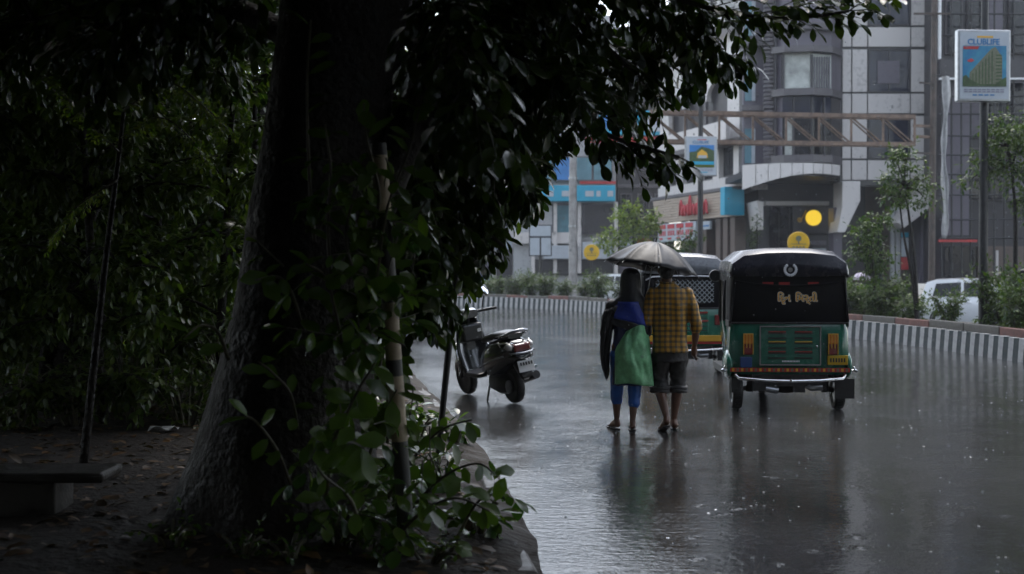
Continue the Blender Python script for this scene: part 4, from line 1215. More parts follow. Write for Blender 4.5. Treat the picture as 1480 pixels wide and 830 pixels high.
        pl = MB().box(.41, .63, -.022, .03, .515, .62).build('number_plate', 'plate_yellow', t, bevel=.006)
        for k in range(6): MB().box(.435 + k * .03, .452 + k * .03, -.026, -.02, .545, .59).build('plate_digit', 'letter_black', pl)
        MB().box(-.55, -.42, -.022, .03, .485, .60).build('permit_plate', 'plate_blue', t, bevel=.006)
    else:
        # lattice rear window, slotted green panel, yellow bumper band
        w = MB().box(-.45, .45, .036, .05, 1.05, 1.42).build('rear_window', 'glass_dark', t)
        lat = MB()
        for k in range(-5, 13):
            for s in (1, -1):
                xa, xe = -.45 + k * .075, -.45 + k * .075 + .34; u0, u1 = 0.0, 1.0
                if xa < -.44: u0 = (-.44 - xa) / .34
                if xe > .44: u1 = 1 - (xe - .44) / .34
                if u1 - u0 < .1: continue
                p0, p1 = (xa + .34 * u0, 1.06 + .34 * u0), (xa + .34 * u1, 1.06 + .34 * u1)
                lat.bar((s * p0[0], .018 + .006 * s, p0[1]), (s * p1[0], .018 + .006 * s, p1[1]), .010)
        tag(lat.build('lattice', 'sign_white', w), kind='stuff')
        MB().box(.1, .44, .05, .058, 1.06, 1.41).build('window_poster', 'lilac_cloth', w)
        MB().tube([(-.60, -.005, 1.40), (-.5, -.012, 1.45), (-.2, -.015, 1.465), (.2, -.015, 1.465), (.5, -.012, 1.45), (.60, -.005, 1.40)], .012, 6).build('valance_trim', 'letter_white', t, smooth=180)
        lid = MB().box(-.36, .36, -.014, .06, .60, .94).build('engine_lid', green, t, bevel=.012)
        for r_ in range(5):
            z = .905 - r_ * .062
            MB().box(-.33, .33, -.018, -.01, z - .026, z - .008).build('slot', 'black_plastic', lid)
        for z, m in ((.90, 'red_paint'), (.775, 'letter_white')): MB().box(-.34, .34, -.026, -.012, z, z + .022).build('stripe', m, lid)
        for s in (-1, 1): MB().box(s * .3 - .05, s * .3 + .05, -.03, -.024, .775, .797).build('stripe_end', 'red_paint', lid)
        band = MB().box(-.655, .655, -.03, .06, .47, .565).build('bumper_band', 'yellow_paint', t, bevel=.012)
        for s in (-1, 1):
            MB().box(s * .60 - .055, s * .60 + .055, -.028, .05, .565, .70).build('bumper_end', 'yellow_paint', t, bevel=.012)
            MB().box(s * .5 - .05, s * .5 + .05, -.03, .03, .72, .88).build('tail_lamp', 'lamp_red', t, bevel=.012)
        pl = MB().box(-.62, -.42, -.04, -.031, .59, .69).build('number_plate', 'plate_yellow', t)
    # reflective strip, chrome bumper bar, step
    st = MB().box(-.655, .655, -.012, .03, .435, .478).build('reflector_strip', 'red_paint', t)
    if variant == 0:
        for k in range(26): MB().box(-.64 + k * .05, -.615 + k * .05, -.016, -.011, .44, .474).build('reflector_mark', 'poster_tan' if k % 2 else 'letter_yellow', st)
    bp = [(-.60, .0, .40), (-.57, -.06, .365), (-.3, -.085, .345), (0, -.09, .338), (.3, -.085, .345), (.57, -.06, .365), (.60, .0, .40)]
    bm = MB().tube(bp, .019, 8).build('bumper', 'chrome', t, smooth=60)
    MB().ell((0, -.105, .342), (.022, .012, .022), 10, 6).build('bumper_stud', 'chrome', bm)
    for s in (-1, 1):
        # fender blister and side bolt
        MB().ell((s * .655, .24, .50), (.06, .26, .17), 14, 8).build('fender', green, t, smooth=180)
        MB().tube([(s * .64, .06, .445), (s * .735, .05, .445)], .017, 8).ell((s * .735, .05, .445), (.022, .022, .022), 8, 6).ell((s * .715, .05, .475), (.014, .014, .02), 8, 6).build('side_bolt', 'chrome', t)
        wheel('rear_wheel', (s * .565, .22, .205), .205, .12, t)
        MB().box(s * .60 - .10 if s > 0 else s * .60 - .04, s * .60 + .11 if s > 0 else s * .60 + .05, .01 if s > 0 else .02, .02 if s > 0 else .03, .14 if s > 0 else .2, .36).build('mudflap', 'rubber', t)
        MB().tube([(s * .56, .22, .205), (s * .2, .3, .30)], .028, 7).build('half_shaft', 'engine', t)
        MB().tube([(s * .42, .16, .2), (s * .40, .16, .42)], .045, 8).build('damper', 'engine', t)
    wheel('front_wheel', (-.0, 2.12, .205), .205, .12, t)
    MB().tube([(0, 2.12, .21), (.09, 2.10, .30), (.09, 2.0, .55), (0, 1.9, .8)], .035, 8).build('fork', 'engine', t)
    MB().box(-.40, .40, .06, .5, .27, .40).cbox((-.33, .1, .27), (.14, .14, .1)).cbox((.12, .12, .25), (.12, .1, .1)).ell((.0, .3, .27), (.2, .16, .1), 10, 6).build('engine_block', 'engine', t, smooth=40)
    MB().tube([(.18, .18, .28), (.24, .02, .25), (.36, .0, .26)], .03, 8).build('exhaust', 'steel', t, smooth=60)
    MB().tube([(-.26, .06, .24), (-.12, .06, .22)], .035, 8).build('silencer', 'steel', t, smooth=60)
    MB().box(-.56, .56, .35, .95, .40, .72).build('passenger_seat', 'seat_vinyl', t, bevel=.04); MB().box(-.25, .25, 1.35, 1.7, .40, .74).build('driver_seat', 'seat_vinyl', t, bevel=.04)
    MB().tube([(-.35, 1.85, 1.02), (-.1, 1.92, .98), (.1, 1.92, .98), (.35, 1.85, 1.02)], .014, 7).build('handlebar', 'black_plastic', t)
    for s in (-1, 1):
        MB().tube([(s * .64, 1.08, .95), (s * .64, 1.10, 1.55)], .02, 6).build('door_post', 'black_plastic', t)
        mr = MB().tube([(s * .52, 2.0, 1.36), (s * .57, 1.95, 1.42), (s * .61, 1.9, 1.43)], .010, 6).build('mirror_arm', 'black_plastic', t)
        MB().lathe([(.001, .03), (.06, .02), (.075, 0), (.07, -.02), (.001, -.022)], (s * .62, 1.9, 1.49), 'y', 16).build('mirror', 'black_plastic', mr, smooth=60)
    # rolled side curtain along the door opening
    MB().tube([(-.64, .52, 1.45), (-.65, .56, 1.2), (-.65, .54, .98)], .03, 7).build('side_curtain', 'rick_canvas', t, smooth=180)
    MB().box(-.60, .60, .30, .42, .70, 1.35).build('seat_back', 'seat_vinyl', t, bevel=.04)
    return t
rk0 = G(1137, 591)
rickshaw(0, 'green auto rickshaw with black hood, white wreath emblem and yellow lettering', (3.08, 14.55, 0), R(-2.5))
rickshaw(1, 'green auto rickshaw with grey roof, lattice rear window and yellow bumper band', (2.62, 19.9, 0), R(2))
r3 = P(1478, 387, 40)
rickshaw(2, 'dark rickshaw on the opposite road behind the black lamp post', (r3.x + .55, 40, -.2), R(150))

# ------------------------------------------------------------------ scooter
def scooter(loc, rz, lean):
    t = thing('scooter', 'black parked scooter with red tail light leaning on its stand', 'scooter', loc, rot=(0, lean, rz))
    def whl(y, r):
        o = MB().lathe([(r * .66, -.035), (r * .82, -.05), (r * .95, -.042), (r, -.018), (r, .018), (r * .95, .042), (r * .82, .05), (r * .66, .035)], (0, y, r), 'x', 28).build('wheel', 'rubber', t, smooth=50)
        MB().lathe([(r * .68, -.034), (r * .6, -.028), (r * .25, -.035), (.001, -.04)], (0, y, r), 'x', 20).lathe([(.001, .04), (r * .25, .035), (r * .6, .028), (r * .68, .034)], (0, y, r), 'x', 20).build('rim', 'engine', o, smooth=50)
    whl(0, .22)
    fw = bpy.data.objects.new('front_assembly', None)
    bpy.data.objects.remove(fw)
    whl(1.24, .225)
    # rear body: side cowl loft along y  (y, half width, z low, z high)
    def yloft(secs, n=12, pw=2.6):
        mb = MB(); vs = []; fs = []
        for y, w, z0, z1, dx in secs:
            for k in range(n):
                a = 2 * math.pi * k / n; c, s = math.cos(a), math.sin(a)
                vs.append((dx + w * math.copysign(abs(c) ** (2 / pw), c), y, (z0 + z1) / 2 + (z1 - z0) / 2 * math.copysign(abs(s) ** (2 / pw), s)))
        for i in range(len(secs) - 1):
            for k in range(n):
                a, b = i * n + k, i * n + (k + 1) % n; fs.append((a, b, b + n, a + n))
        fs += [tuple(range(n - 1, -1, -1)), tuple((len(secs) - 1) * n + k for k in range(n))]
        return mb.add(vs, fs)
    yloft([(-.34, .08, .60, .72, 0), (-.30, .15, .53, .76, 0), (-.15, .20, .44, .79, 0), (.05, .215, .36, .78, 0), (.25, .20, .30, .74, 0), (.42, .165, .28, .66, 0), (.52, .13, .30, .56, 0)], 16).build('rear_cowl', 'scooter_paint', t, smooth=60)
    for s in (-1, 1):
        MB().tube([(s * .19, -.22, .60), (s * .222, -.02, .56), (s * .222, .2, .50), (s * .17, .45, .44)], .012, 6).build('cowl_trim', 'scooter_trim', t, smooth=180)
        MB().tube([(s * .10, -.33, .735), (s * .165, -.24, .755), (s * .185, -.12, .735), (s * .17, -.2, .66), (s * .12, -.32, .66)], .009, 6).build('lamp_trim', 'chrome', t, smooth=180)
        MB().ell((s * .135, -.275, .70), (.045, .07, .045), 10, 6).build('indicator', 'lamp_clear', t, smooth=180)
    MB().cbox((0, -.335, .685), (.21, .07, .09)).build('tail_light', 'lamp_red', t, bevel=.02)
    MB().tube([(-.16, -.32, .63), (-.10, -.37, .625), (0, -.385, .622), (.10, -.37, .625), (.16, -.32, .63)], .014, 7).build('tail_trim', 'scooter_trim', t, smooth=180)
    yloft([(-.36, .09, .55, .62, 0), (-.32, .15, .53, .63, 0), (-.1, .19, .48, .62, 0)], 14).build('tail_panel', 'scooter_paint', t, smooth=60)
    yloft([(-.22, .10, .78, .84, 0), (-.15, .14, .77, .865, 0), (.1, .155, .76, .86, 0), (.3, .14, .74, .82, 0), (.48, .10, .70, .78, 0)], 14).build('seat', 'seat_vinyl' if False else 'black_plastic', t, smooth=60)
    MB().tube([(-.13, .02, .80), (-.145, -.22, .83), (-.10, -.33, .87), (0, -.355, .885), (.10, -.33, .87), (.145, -.22, .83), (.13, .02, .80)], .020, 8).build('grab_rail', 'scooter_trim', t, smooth=180)
    pl = MB().cbox((0, -.385, .47), (.20, .012, .13), Matrix.Rotation(R(-12), 3, 'X')).build('number_plate', 'plate_white', t)
    for r_ in range(2):
        for k in range(5): MB().cbox((-.07 + k * .035, -.394 + (.012 if r_ else -.006), .50 - r_ * .055), (.018, .006, .036), Matrix.Rotation(R(-12), 3, 'X')).build('plate_digit', 'letter_black', pl)
    yloft([(-.40, .075, .34, .40, 0), (-.34, .08, .30, .52, 0), (-.2, .07, .42, .55, 0)], 10).build('rear_mudguard', 'black_plastic', t, smooth=60)
    yloft([(-.10, .06, .14, .30, -.10), (.1, .10, .12, .36, -.08), (.35, .10, .14, .36, -.04), (.5, .06, .2, .3, 0)], 10).build('engine', 'engine', t, smooth=60)
    MB().tube([(.12, .35, .18), (.15, .15, .2), (.16, .0, .26), (.165, -.30, .33)], [.02, .03, .055, .05], 10).build('exhaust', 'engine', t, smooth=60)
    MB().tube([(.13, -.03, .24), (.145, -.08, .55)], .03, 8).build('shock_absorber', 'engine', t)
    # floor, leg shield, front
    MB().box(-.20, .20, .50, .92, .29, .345).build('floorboard', 'black_plastic', t, bevel=.02)
    def shield(u, v):
        z = .30 + v * .66; w = .24 - .05 * abs(v - .45) * 2 - .05 * v
        x = (u - .5) * 2
        return (x * w, .90 + v * .16 - .07 * x * x * (1 if True else 0) + .03 * math.sin(v * 3.1), z)
    MB().grid(shield, 10, 10).build('leg_shield', 'scooter_paint', t, smooth=180, thick=.03)
    MB().cbox((.0, .93, .80), (.28, .12, .22)).build('glove_box', 'black_plastic', t, bevel=.03)
    MB().cbox((.08, .865, .82), (.05, .01, .04)).build('key_plate', 'chrome', t)
    yloft([(.98, .06, .34, .90, 0), (1.10, .10, .38, .95, 0), (1.18, .09, .44, .92, 0)], 12).build('front_cowl', 'scooter_paint', t, smooth=60)
    yloft([(1.0, .055, .30, .40, 0), (1.12, .075, .36, .475, 0), (1.26, .078, .38, .49, 0), (1.40, .065, .33, .44, 0), (1.47, .04, .26, .34, 0)], 10).build('front_fender', 'scooter_paint', t, smooth=60)
    for s in (-1, 1): MB().tube([(s * .065, 1.24, .225), (s * .065, 1.16, .45), (s * .04, 1.05, .9)], .018, 7).build('fork_leg', 'engine', t)
    MB().tube([(0, 1.06, .85), (0, .98, 1.04)], .045, 8).build('steering_stem', 'black_plastic', t)
    yloft([(.88, .11, .98, 1.08, 0), (.95, .15, .96, 1.10, 0), (1.05, .13, .95, 1.09, 0), (1.12, .08, .97, 1.05, 0)], 12).build('handlebar_cowl', 'scooter_paint', t, smooth=60)
    MB().lathe([(.001, .03), (.06, .02), (.075, -.02)], (0, 1.12, 1.01), 'y', 14).build('headlight', 'lamp_clear', t, smooth=60)
    for s in (-1, 1):
        MB().tube([(s * .12, .96, 1.04), (s * .25, .92, 1.045), (s * .36, .86, 1.05)], .019, 8).build('grip', 'black_plastic', t, smooth=60)
        MB().tube([(s * .18, 1.0, 1.055), (s * .34, .95, 1.06)], .007, 5).build('brake_lever', 'chrome', t)
        st = MB().tube([(s * .20, .95, 1.05), (s * .23, .95, 1.16), (s * .25, .94, 1.22)], .008, 6).build('mirror_stem', 'black_plastic', t)
        m_ = Matrix.Rotation(R(26), 3, 'Z') @ Matrix.Rotation(R(-30), 3, 'X')
        MB().ell((s * .26, .945, 1.285), (.055, .02, .075), 16, 8, m_).build('mirror_shell', 'black_plastic', st, smooth=180)
        MB().ell((s * .26 + .006, .931, 1.293), (.051, .010, .070), 16, 8, m_).build('mirror_glass', 'mirror_face', st, smooth=180)
        MB().tube([(s * .21, .98, .30), (s * .245, .90, .38), (s * .24, .93, .55), (s * .19, 1.0, .70)], .012, 7).build('crash_guard', 'chrome', t, smooth=180)
    MB().tube([(-.10, .40, .22), (-.20, .34, .03)], .013, 6).build('side_stand', 'steel', t)
    MB().tube([(.20, .55, .30), (.29, .52, .29)], .014, 6).build('foot_peg', 'chrome', t)
    MB().tube([(.17, -.1, .42), (.20, -.25, .42)], .012, 6).build('guard_hook', 'chrome', t)
    return t
sp_ = G(748, 583)
scooter((sp_.x - .02, sp_.y, .005), R(28), R(-9))

# ------------------------------------------------------------------ cars
def car(paint, label, loc, rz, group='cars on the road', lights=True):
    t = thing('car', label, 'car', loc, rz, group)
    Wd = .82
    # lower body: sections across from rear (y=0) to front (y=3.8)
    def sec(y, w, z0, zm, z1): return [(-w * .92, z0), (-w, z0 + .12), (-w, zm), (-w * .93, z1), (0, z1 + .02), (w * .93, z1), (w, zm), (w, z0 + .12), (w * .92, z0)], y
    S = [sec(0, .70, .34, .70, .86), sec(.10, .78, .24, .74, .92), (sec(.6, Wd, .20, .78, .93)), sec(1.5, Wd + .01, .19, .78, .92), sec(2.6, Wd, .19, .76, .90), sec(3.2, .80, .20, .70, .82), sec(3.65, .72, .24, .60, .72), sec(3.80, .60, .30, .52, .62)]
    mb = MB(); n = 9; vs = [(x, y, z) for s, y in S for x, z in s]; fs = []
    for i in range(len(S) - 1):
        for k in range(n): fs.append((i * n + k, i * n + (k + 1) % n, (i + 1) * n + (k + 1) % n, (i + 1) * n + k))
    fs += [tuple(range(n - 1, -1, -1)), tuple((len(S) - 1) * n + k for k in range(n))]
    body = mb.add(vs, fs).build('body', paint, t, smooth=40)
    # greenhouse
    def gs(y, w0, z0, w1, z1): return [(-w0, z0), (-w1, z1), (-w1 * .6, z1 + .03), (w1 * .6, z1 + .03), (w1, z1), (w0, z0)], y
    GH = [gs(.10, .74, .90, .70, .95), gs(.22, .76, .90, .60, 1.36), gs(.5, .78, .90, .60, 1.44), gs(1.3, .78, .90, .60, 1.47), gs(1.9, .78, .89, .58, 1.42), gs(2.62, .76, .86, .70, .92)]
    mb = MB(); n = 6; vs = [(x, y, z) for s, y in GH for x, z in s]; fs = []
    for i in range(len(GH) - 1):
        for k in range(n - 1): fs.append((i * n + k, i * n + k + 1, (i + 1) * n + k + 1, (i + 1) * n + k))
    mb.add(vs, fs).build('cabin', paint, t, smooth=40)
    for s in (-1, 1):
        for poly in ([(.42, .97), (.50, 1.33), (1.18, 1.37), (1.20, .97)], [(1.28, .97), (1.26, 1.37), (1.82, 1.33), (2.34, .97)]):
            pts = []
            for y, z in poly:
                w = .78 - (z - .90) / (1.45 - .90) * .175
                pts.append((s * (w + .008), y, z))
            MB().add(pts, [(0, 1, 2, 3)]).build('side_window', 'glass_dark', t, thick=.012)
        MB().tube([(s * .83, 1.5, .80), (s * .835, 1.34, .80)], .014, 6).build('door_handle', paint, body)
        MB().ell((s * .88, 2.20, 1.0), (.09, .05, .06), 10, 6).build('wing_mirror', paint, t, smooth=180)
        for y in (.68, 3.02):
            wheel('wheel', (s * .74, y, .29), .29, .19, t)
            MB().lathe([(.34, -.005), (.30, .005), (.285, .02)], (s * .815, y, .29), 'x', 20).build('wheel_arch', 'black_plastic', t)
        MB().ell((s * .66, .04, .80), (.12, .06, .13), 10, 6).build('tail_light', 'lamp_red', t, smooth=180)
        MB().ell((s * .58, 3.66, .62), (.15, .10, .07), 10, 6).build('headlight', 'lamp_clear', t, smooth=180)
    MB().add([(-.60, .135, .98), (.60, .135, .98), (.53, .205, 1.33), (-.53, .205, 1.33)], [(0, 1, 2, 3)]).build('rear_window', 'glass_dark', t, thick=.015)
    MB().add([(-.64, 2.59, .95), (.64, 2.59, .95), (.52, 1.99, 1.38), (-.52, 1.99, 1.38)], [(0, 1, 2, 3)]).build('windscreen', 'glass_dark', t, thick=.02)
    MB().cbox((0, -.005, .52), (.5, .02, .12)).build('number_plate', 'plate_white', t)
    MB().cbox((0, .02, .36), (1.3, .08, .16)).build('bumper', 'black_plastic', t, bevel=.03)
    MB().cbox((0, 3.78, .45), (.9, .06, .12)).build('grille', 'black_plastic', t, bevel=.02)
    return t
c1 = P(1338, 387, 38)
car('car_white', 'white hatchback on the opposite road partly hidden by a round median shrub', (c1.x + .1, 38.6, -.2), R(180 + 62))
c2 = P(868, 387, 66)
car('car_white', 'white car on the opposite road beside the concrete mast', (c2.x, 66, -.2), R(180 + 55))
c3 = P(706, 387, 64)
car('car_blue', 'dark blue car beyond the median shrubs under the notice board', (c3.x, 64, -.2), R(52))
c4 = P(628, 387, 31.5)
car('car_white', 'white car parked by the verge behind the hanging leaves', (c4.x - .25, 31.0, 0), R(20))
# ------------------------------------------------------------------ two people under an umbrella
def hand(mb, w, d, side, curl=.35, s=1.0):
    """palm and five fingers from wrist w along direction d; side = thumb direction"""
    w, d, side = V(w), V(d).normalized(), V(side)
    side = (side - d * side.dot(d)).normalized(); nn = d.cross(side)
    mb.capsule([w, w + d * .045 * s, w + d * .085 * s], [.024 * s, .032 * s, .033 * s], 8)
    for k, L in enumerate((.070, .078, .072, .056)):
        r0 = w + d * .085 * s + side * (.027 - .018 * k) * s
        a = r0 + d * L * .5 * s + nn * curl * .012; b = a + (d * (1 - curl) + nn * curl).normalized() * L * .5 * s
        mb.capsule([r0, a, b], [.0098 * s, .0092 * s, .008 * s], 6)
    t0 = w + d * .03 * s + side * .026 * s
    t1 = t0 + (d * .7 + side * .7).normalized() * .035 * s; mb.capsule([t0, t1, t1 + (d * .9 + side * .1 + nn * .3).normalized() * .03 * s], [.013 * s, .011 * s, .009 * s], 6)
def foot(mb, ankle, heel, ball, toe, s=1.0):
    ankle, heel, ball, toe = V(ankle), V(heel), V(ball), V(toe)
    mb.capsule([ankle, heel + V((0, 0, .035))], [.038 * s, .034 * s], 8)
    mb.capsule([heel + V((0, 0, .034)), (heel + ball) / 2 + V((0, 0, .032)), ball + V((0, 0, .022))], [.034 * s, .036 * s, .030 * s], 10)
    mb.capsule([ankle + V((0, 0, -.005)), ball + V((0, 0, .03))], [.034 * s, .026 * s], 8)
    side = (toe - ball).cross(V((0, 0, 1))).normalized()
    for k in range(5):
        o = side * (.030 - .015 * k) * s
        mb.capsule([ball + o + V((0, 0, .016)), toe + o * .95 - (toe - ball) * (.06 * k) + V((0, 0, .012))], [.013 * s, .0105 * s], 6)
def face(mb, c, r):
    c = V(c)
    mb.ell(c + V((0, r[1] * .95, -r[2] * .12)), (.014, .022, .024), 8, 6)
    for s in (-1, 1):
        mb.ell(c + V((s * r[0] * 1.0, -.005, -.01)), (.012, .022, .032), 8, 6)
        mb.ell(c + V((s * .03, r[1] * .86, .012)), (.014, .012, .010), 8, 5)
    mb.ell(c + V((0, r[1] * .88, -r[2] * .52)), (.026, .012, .010), 8, 5)
    mb.ell(c + V((0, r[1] * .55, -r[2] * .72)), (.045, .045, .04), 8, 6)
def folds(amp, fx, fz, seed=0):
    def f(co):
        return amp * (mnoise.noise(V((co.x * fx + seed, co.y * fx, co.z * fz))) + .5 * mnoise.noise(V((co.x * fx * 2.3, co.y * fx * 2.3 + seed, co.z * fz * 2.1))))
    return f

def man():
    g = G(968, 623)
    t = thing('person', 'person in yellow checked shirt and rolled dark trousers walking under umbrella', 'person', (g.x, g.y, 0))
    hc = (-.035, .015, 1.575); hr = (.077, .097, .115)
    mb = MB()
    mb.ell(hc, hr, 18, 14); face(mb, hc, hr)
    mb.capsule([(-.03, -.015, 1.38), (-.035, 0, 1.50)], [.058, .054], 12)
    mb.rings([(0, 0, .80, .13, .09), (0, 0, .95, .145, .095), (0, .0, 1.1, .14, .09), (0, 0, 1.25, .165, .10), (0, 0, 1.34, .16, .085), (-.02, 0, 1.42, .07, .06)], 16)
    ra = [(.175, 0, 1.345), (.215, -.015, 1.2), (.250, -.02, 1.03), (.252, .02, .92), (.247, .05, .835)]
    la = [(-.175, 0, 1.345), (-.215, -.01, 1.2), (-.235, .0, 1.04), (-.19, .12, 1.10), (-.125, .235, 1.19)]
    rr = [.052, .050, .040, .038, .026]
    mb.capsule(ra, rr, 10); mb.capsule(la, rr, 10)
    hand(mb, (.247, .055, .835), (-.03, .10, -1), (-.25, 1, 0), .45)
    hand(mb, (-.125, .24, 1.20), (.35, .55, .5), (0, -.3, 1), .9)
    for p, q in (([(-.085, 0, .86), (-.092, .08, .50), (-.085, .02, .36), (-.045, -.115, .15)], (-.045, -.12, .13)), ([(.085, 0, .86), (.088, .09, .50), (.078, .085, .36), (.052, .10, .11)], (.052, .10, .085))):
        mb.capsule(p, [.085, .056, .056, .032], 12)
    foot(mb, (-.045, -.12, .14), (-.048, -.155, .075), (-.075, -.03, .018), (-.085, .045, .012))
    foot(mb, (.052, .10, .085), (.052, .065, .018), (.072, .22, .018), (.08, .29, .014))
    link('body', remeshed(mb, 'body', .0075, 2), 'skin', t, smooth=180)
    # hair
    hm = MB(); hm.ell((-.035, .0, 1.605), (.086, .100, .098), 18, 12); hm.ell((-.035, -.03, 1.57), (.078, .075, .10), 16, 10)
    link('hair', remeshed(hm, 'hair', .008, 1, folds(.006, 60, 40)), 'hair', t, smooth=180)
    # shirt
    sm = MB()
    sm.rings([(0, -.005, .765, .182, .128), (0, -.005, .80, .180, .126), (0, 0, .92, .168, .118), (0, 0, 1.05, .168, .115), (0, 0, 1.2, .186, .122), (0, 0, 1.31, .198, .112), (-.005, 0, 1.37, .172, .095), (-.015, 0, 1.415, .105, .078), (-.025, 0, 1.445, .066, .062)], 28, power=2.2)
    sm.capsule([(.165, 0, 1.335), (.215, -.015, 1.2), (.248, -.02, 1.05), (.252, -.012, 1.0)], [.070, .066, .058, .060], 12)
    sm.capsule([(-.165, 0, 1.335), (-.215, -.01, 1.2), (-.235, .0, 1.05), (-.215, .06, 1.07)], [.070, .066, .060, .058], 12)
    def shirt_folds(co):
        d = abs(co.x)
        f = .010 * mnoise.noise(V((co.x * 14, co.y * 6, co.z * 4))) + .006 * mnoise.noise(V((co.x * 7 + co.z * 9, co.y * 9, co.z * 16 - co.x * 7)))
        spine = -.006 * math.exp(-(co.x / .03) ** 2) if co.y < 0 else 0
        return f + spine
    sh = link('shirt', remeshed(sm, 'shirt', .010, 3, shirt_folds), 'plaid', t, smooth=180)
    MB().tube([(-.025 + .068 * math.cos(a), .0 + .062 * math.sin(a), 1.447 + .008 * math.sin(a)) for a in [2 * math.pi * k / 20 for k in range(21)]], .013, 6).build('collar', 'plaid', sh, smooth=180)
    for s in (-1, 1):
        a = (.252, -.010, .985) if s > 0 else (-.205, .09, 1.085); b = (.252, -.003, 1.02) if s > 0 else (-.22, .055, 1.07)
        MB().tube([a, b], [.056, .060], 14).build('rolled_cuff', 'plaid', sh, smooth=60)
    # trousers rolled to the knee
    pm = MB()
    pm.rings([(0, 0, .68, .162, .112), (0, 0, .77, .160, .108), (0, 0, .84, .142, .095)], 24)
    pm.capsule([(-.085, .005, .76), (-.092, .06, .60), (-.094, .085, .50), (-.092, .06, .44), (-.090, .05, .42)], [.098, .088, .082, .082, .086], 14)
    pm.capsule([(.085, .005, .76), (.090, .06, .60), (.090, .09, .50), (.086, .09, .44), (.084, .09, .42)], [.098, .088, .080, .080, .084], 14)
    tr = link('trousers', remeshed(pm, 'trousers', .010, 3, folds(.012, 11, 17, 3)), 'shorts', t, smooth=180)
    for x, y in ((-.091, .055), (.085, .09)):
        for z, r_ in ((.418, .088), (.388, .086)): MB().tube([(x + r_ * .98 * math.cos(a), y + r_ * .98 * math.sin(a), z + .006 * math.sin(3 * a)) for a in [2 * math.pi * k / 18 for k in range(19)]], .019, 7).build('rolled_hem', 'shorts', tr, smooth=180)
    # slippers
    for hl, bl, te in (((-.048, -.165, .055), (-.075, -.03, .0), (-.087, .06, .0)), ((.052, .055, .0), (.072, .22, .0), (.083, .315, .0))):
        hl, bl, te = V(hl), V(bl), V(te); sd_ = (te - bl).cross(V((0, 0, 1))).normalized()
        so = MB(); pts = [(hl, .032), ((hl + bl) / 2, .036), (bl, .045), (te, .030)]
        vs = []
        for p, w in pts: vs += [p - sd_ * w + V((0, 0, .002)), p + sd_ * w + V((0, 0, .002)), p + sd_ * w + V((0, 0, .016)), p - sd_ * w + V((0, 0, .016))]
        fs = [(0, 1, 2, 3), (15, 14, 13, 12)]
        for i in range(3):
            a = i * 4
            for k in range(4): fs.append((a + k, a + (k + 1) % 4, a + 4 + (k + 1) % 4, a + 4 + k))
        sl = so.add(vs, fs).build('slipper', 'sandal', t, bevel=.004)
        mid = (bl * .6 + te * .4)
        MB().tube([bl - sd_ * .042 + V((0, 0, .012)), bl + V((0, .02, .055)), mid + V((0, 0.02, .04)), bl + sd_ * .042 + V((0, 0, .012))], .007, 5).build('strap', 'sandal', sl)
    return g
gm = man()

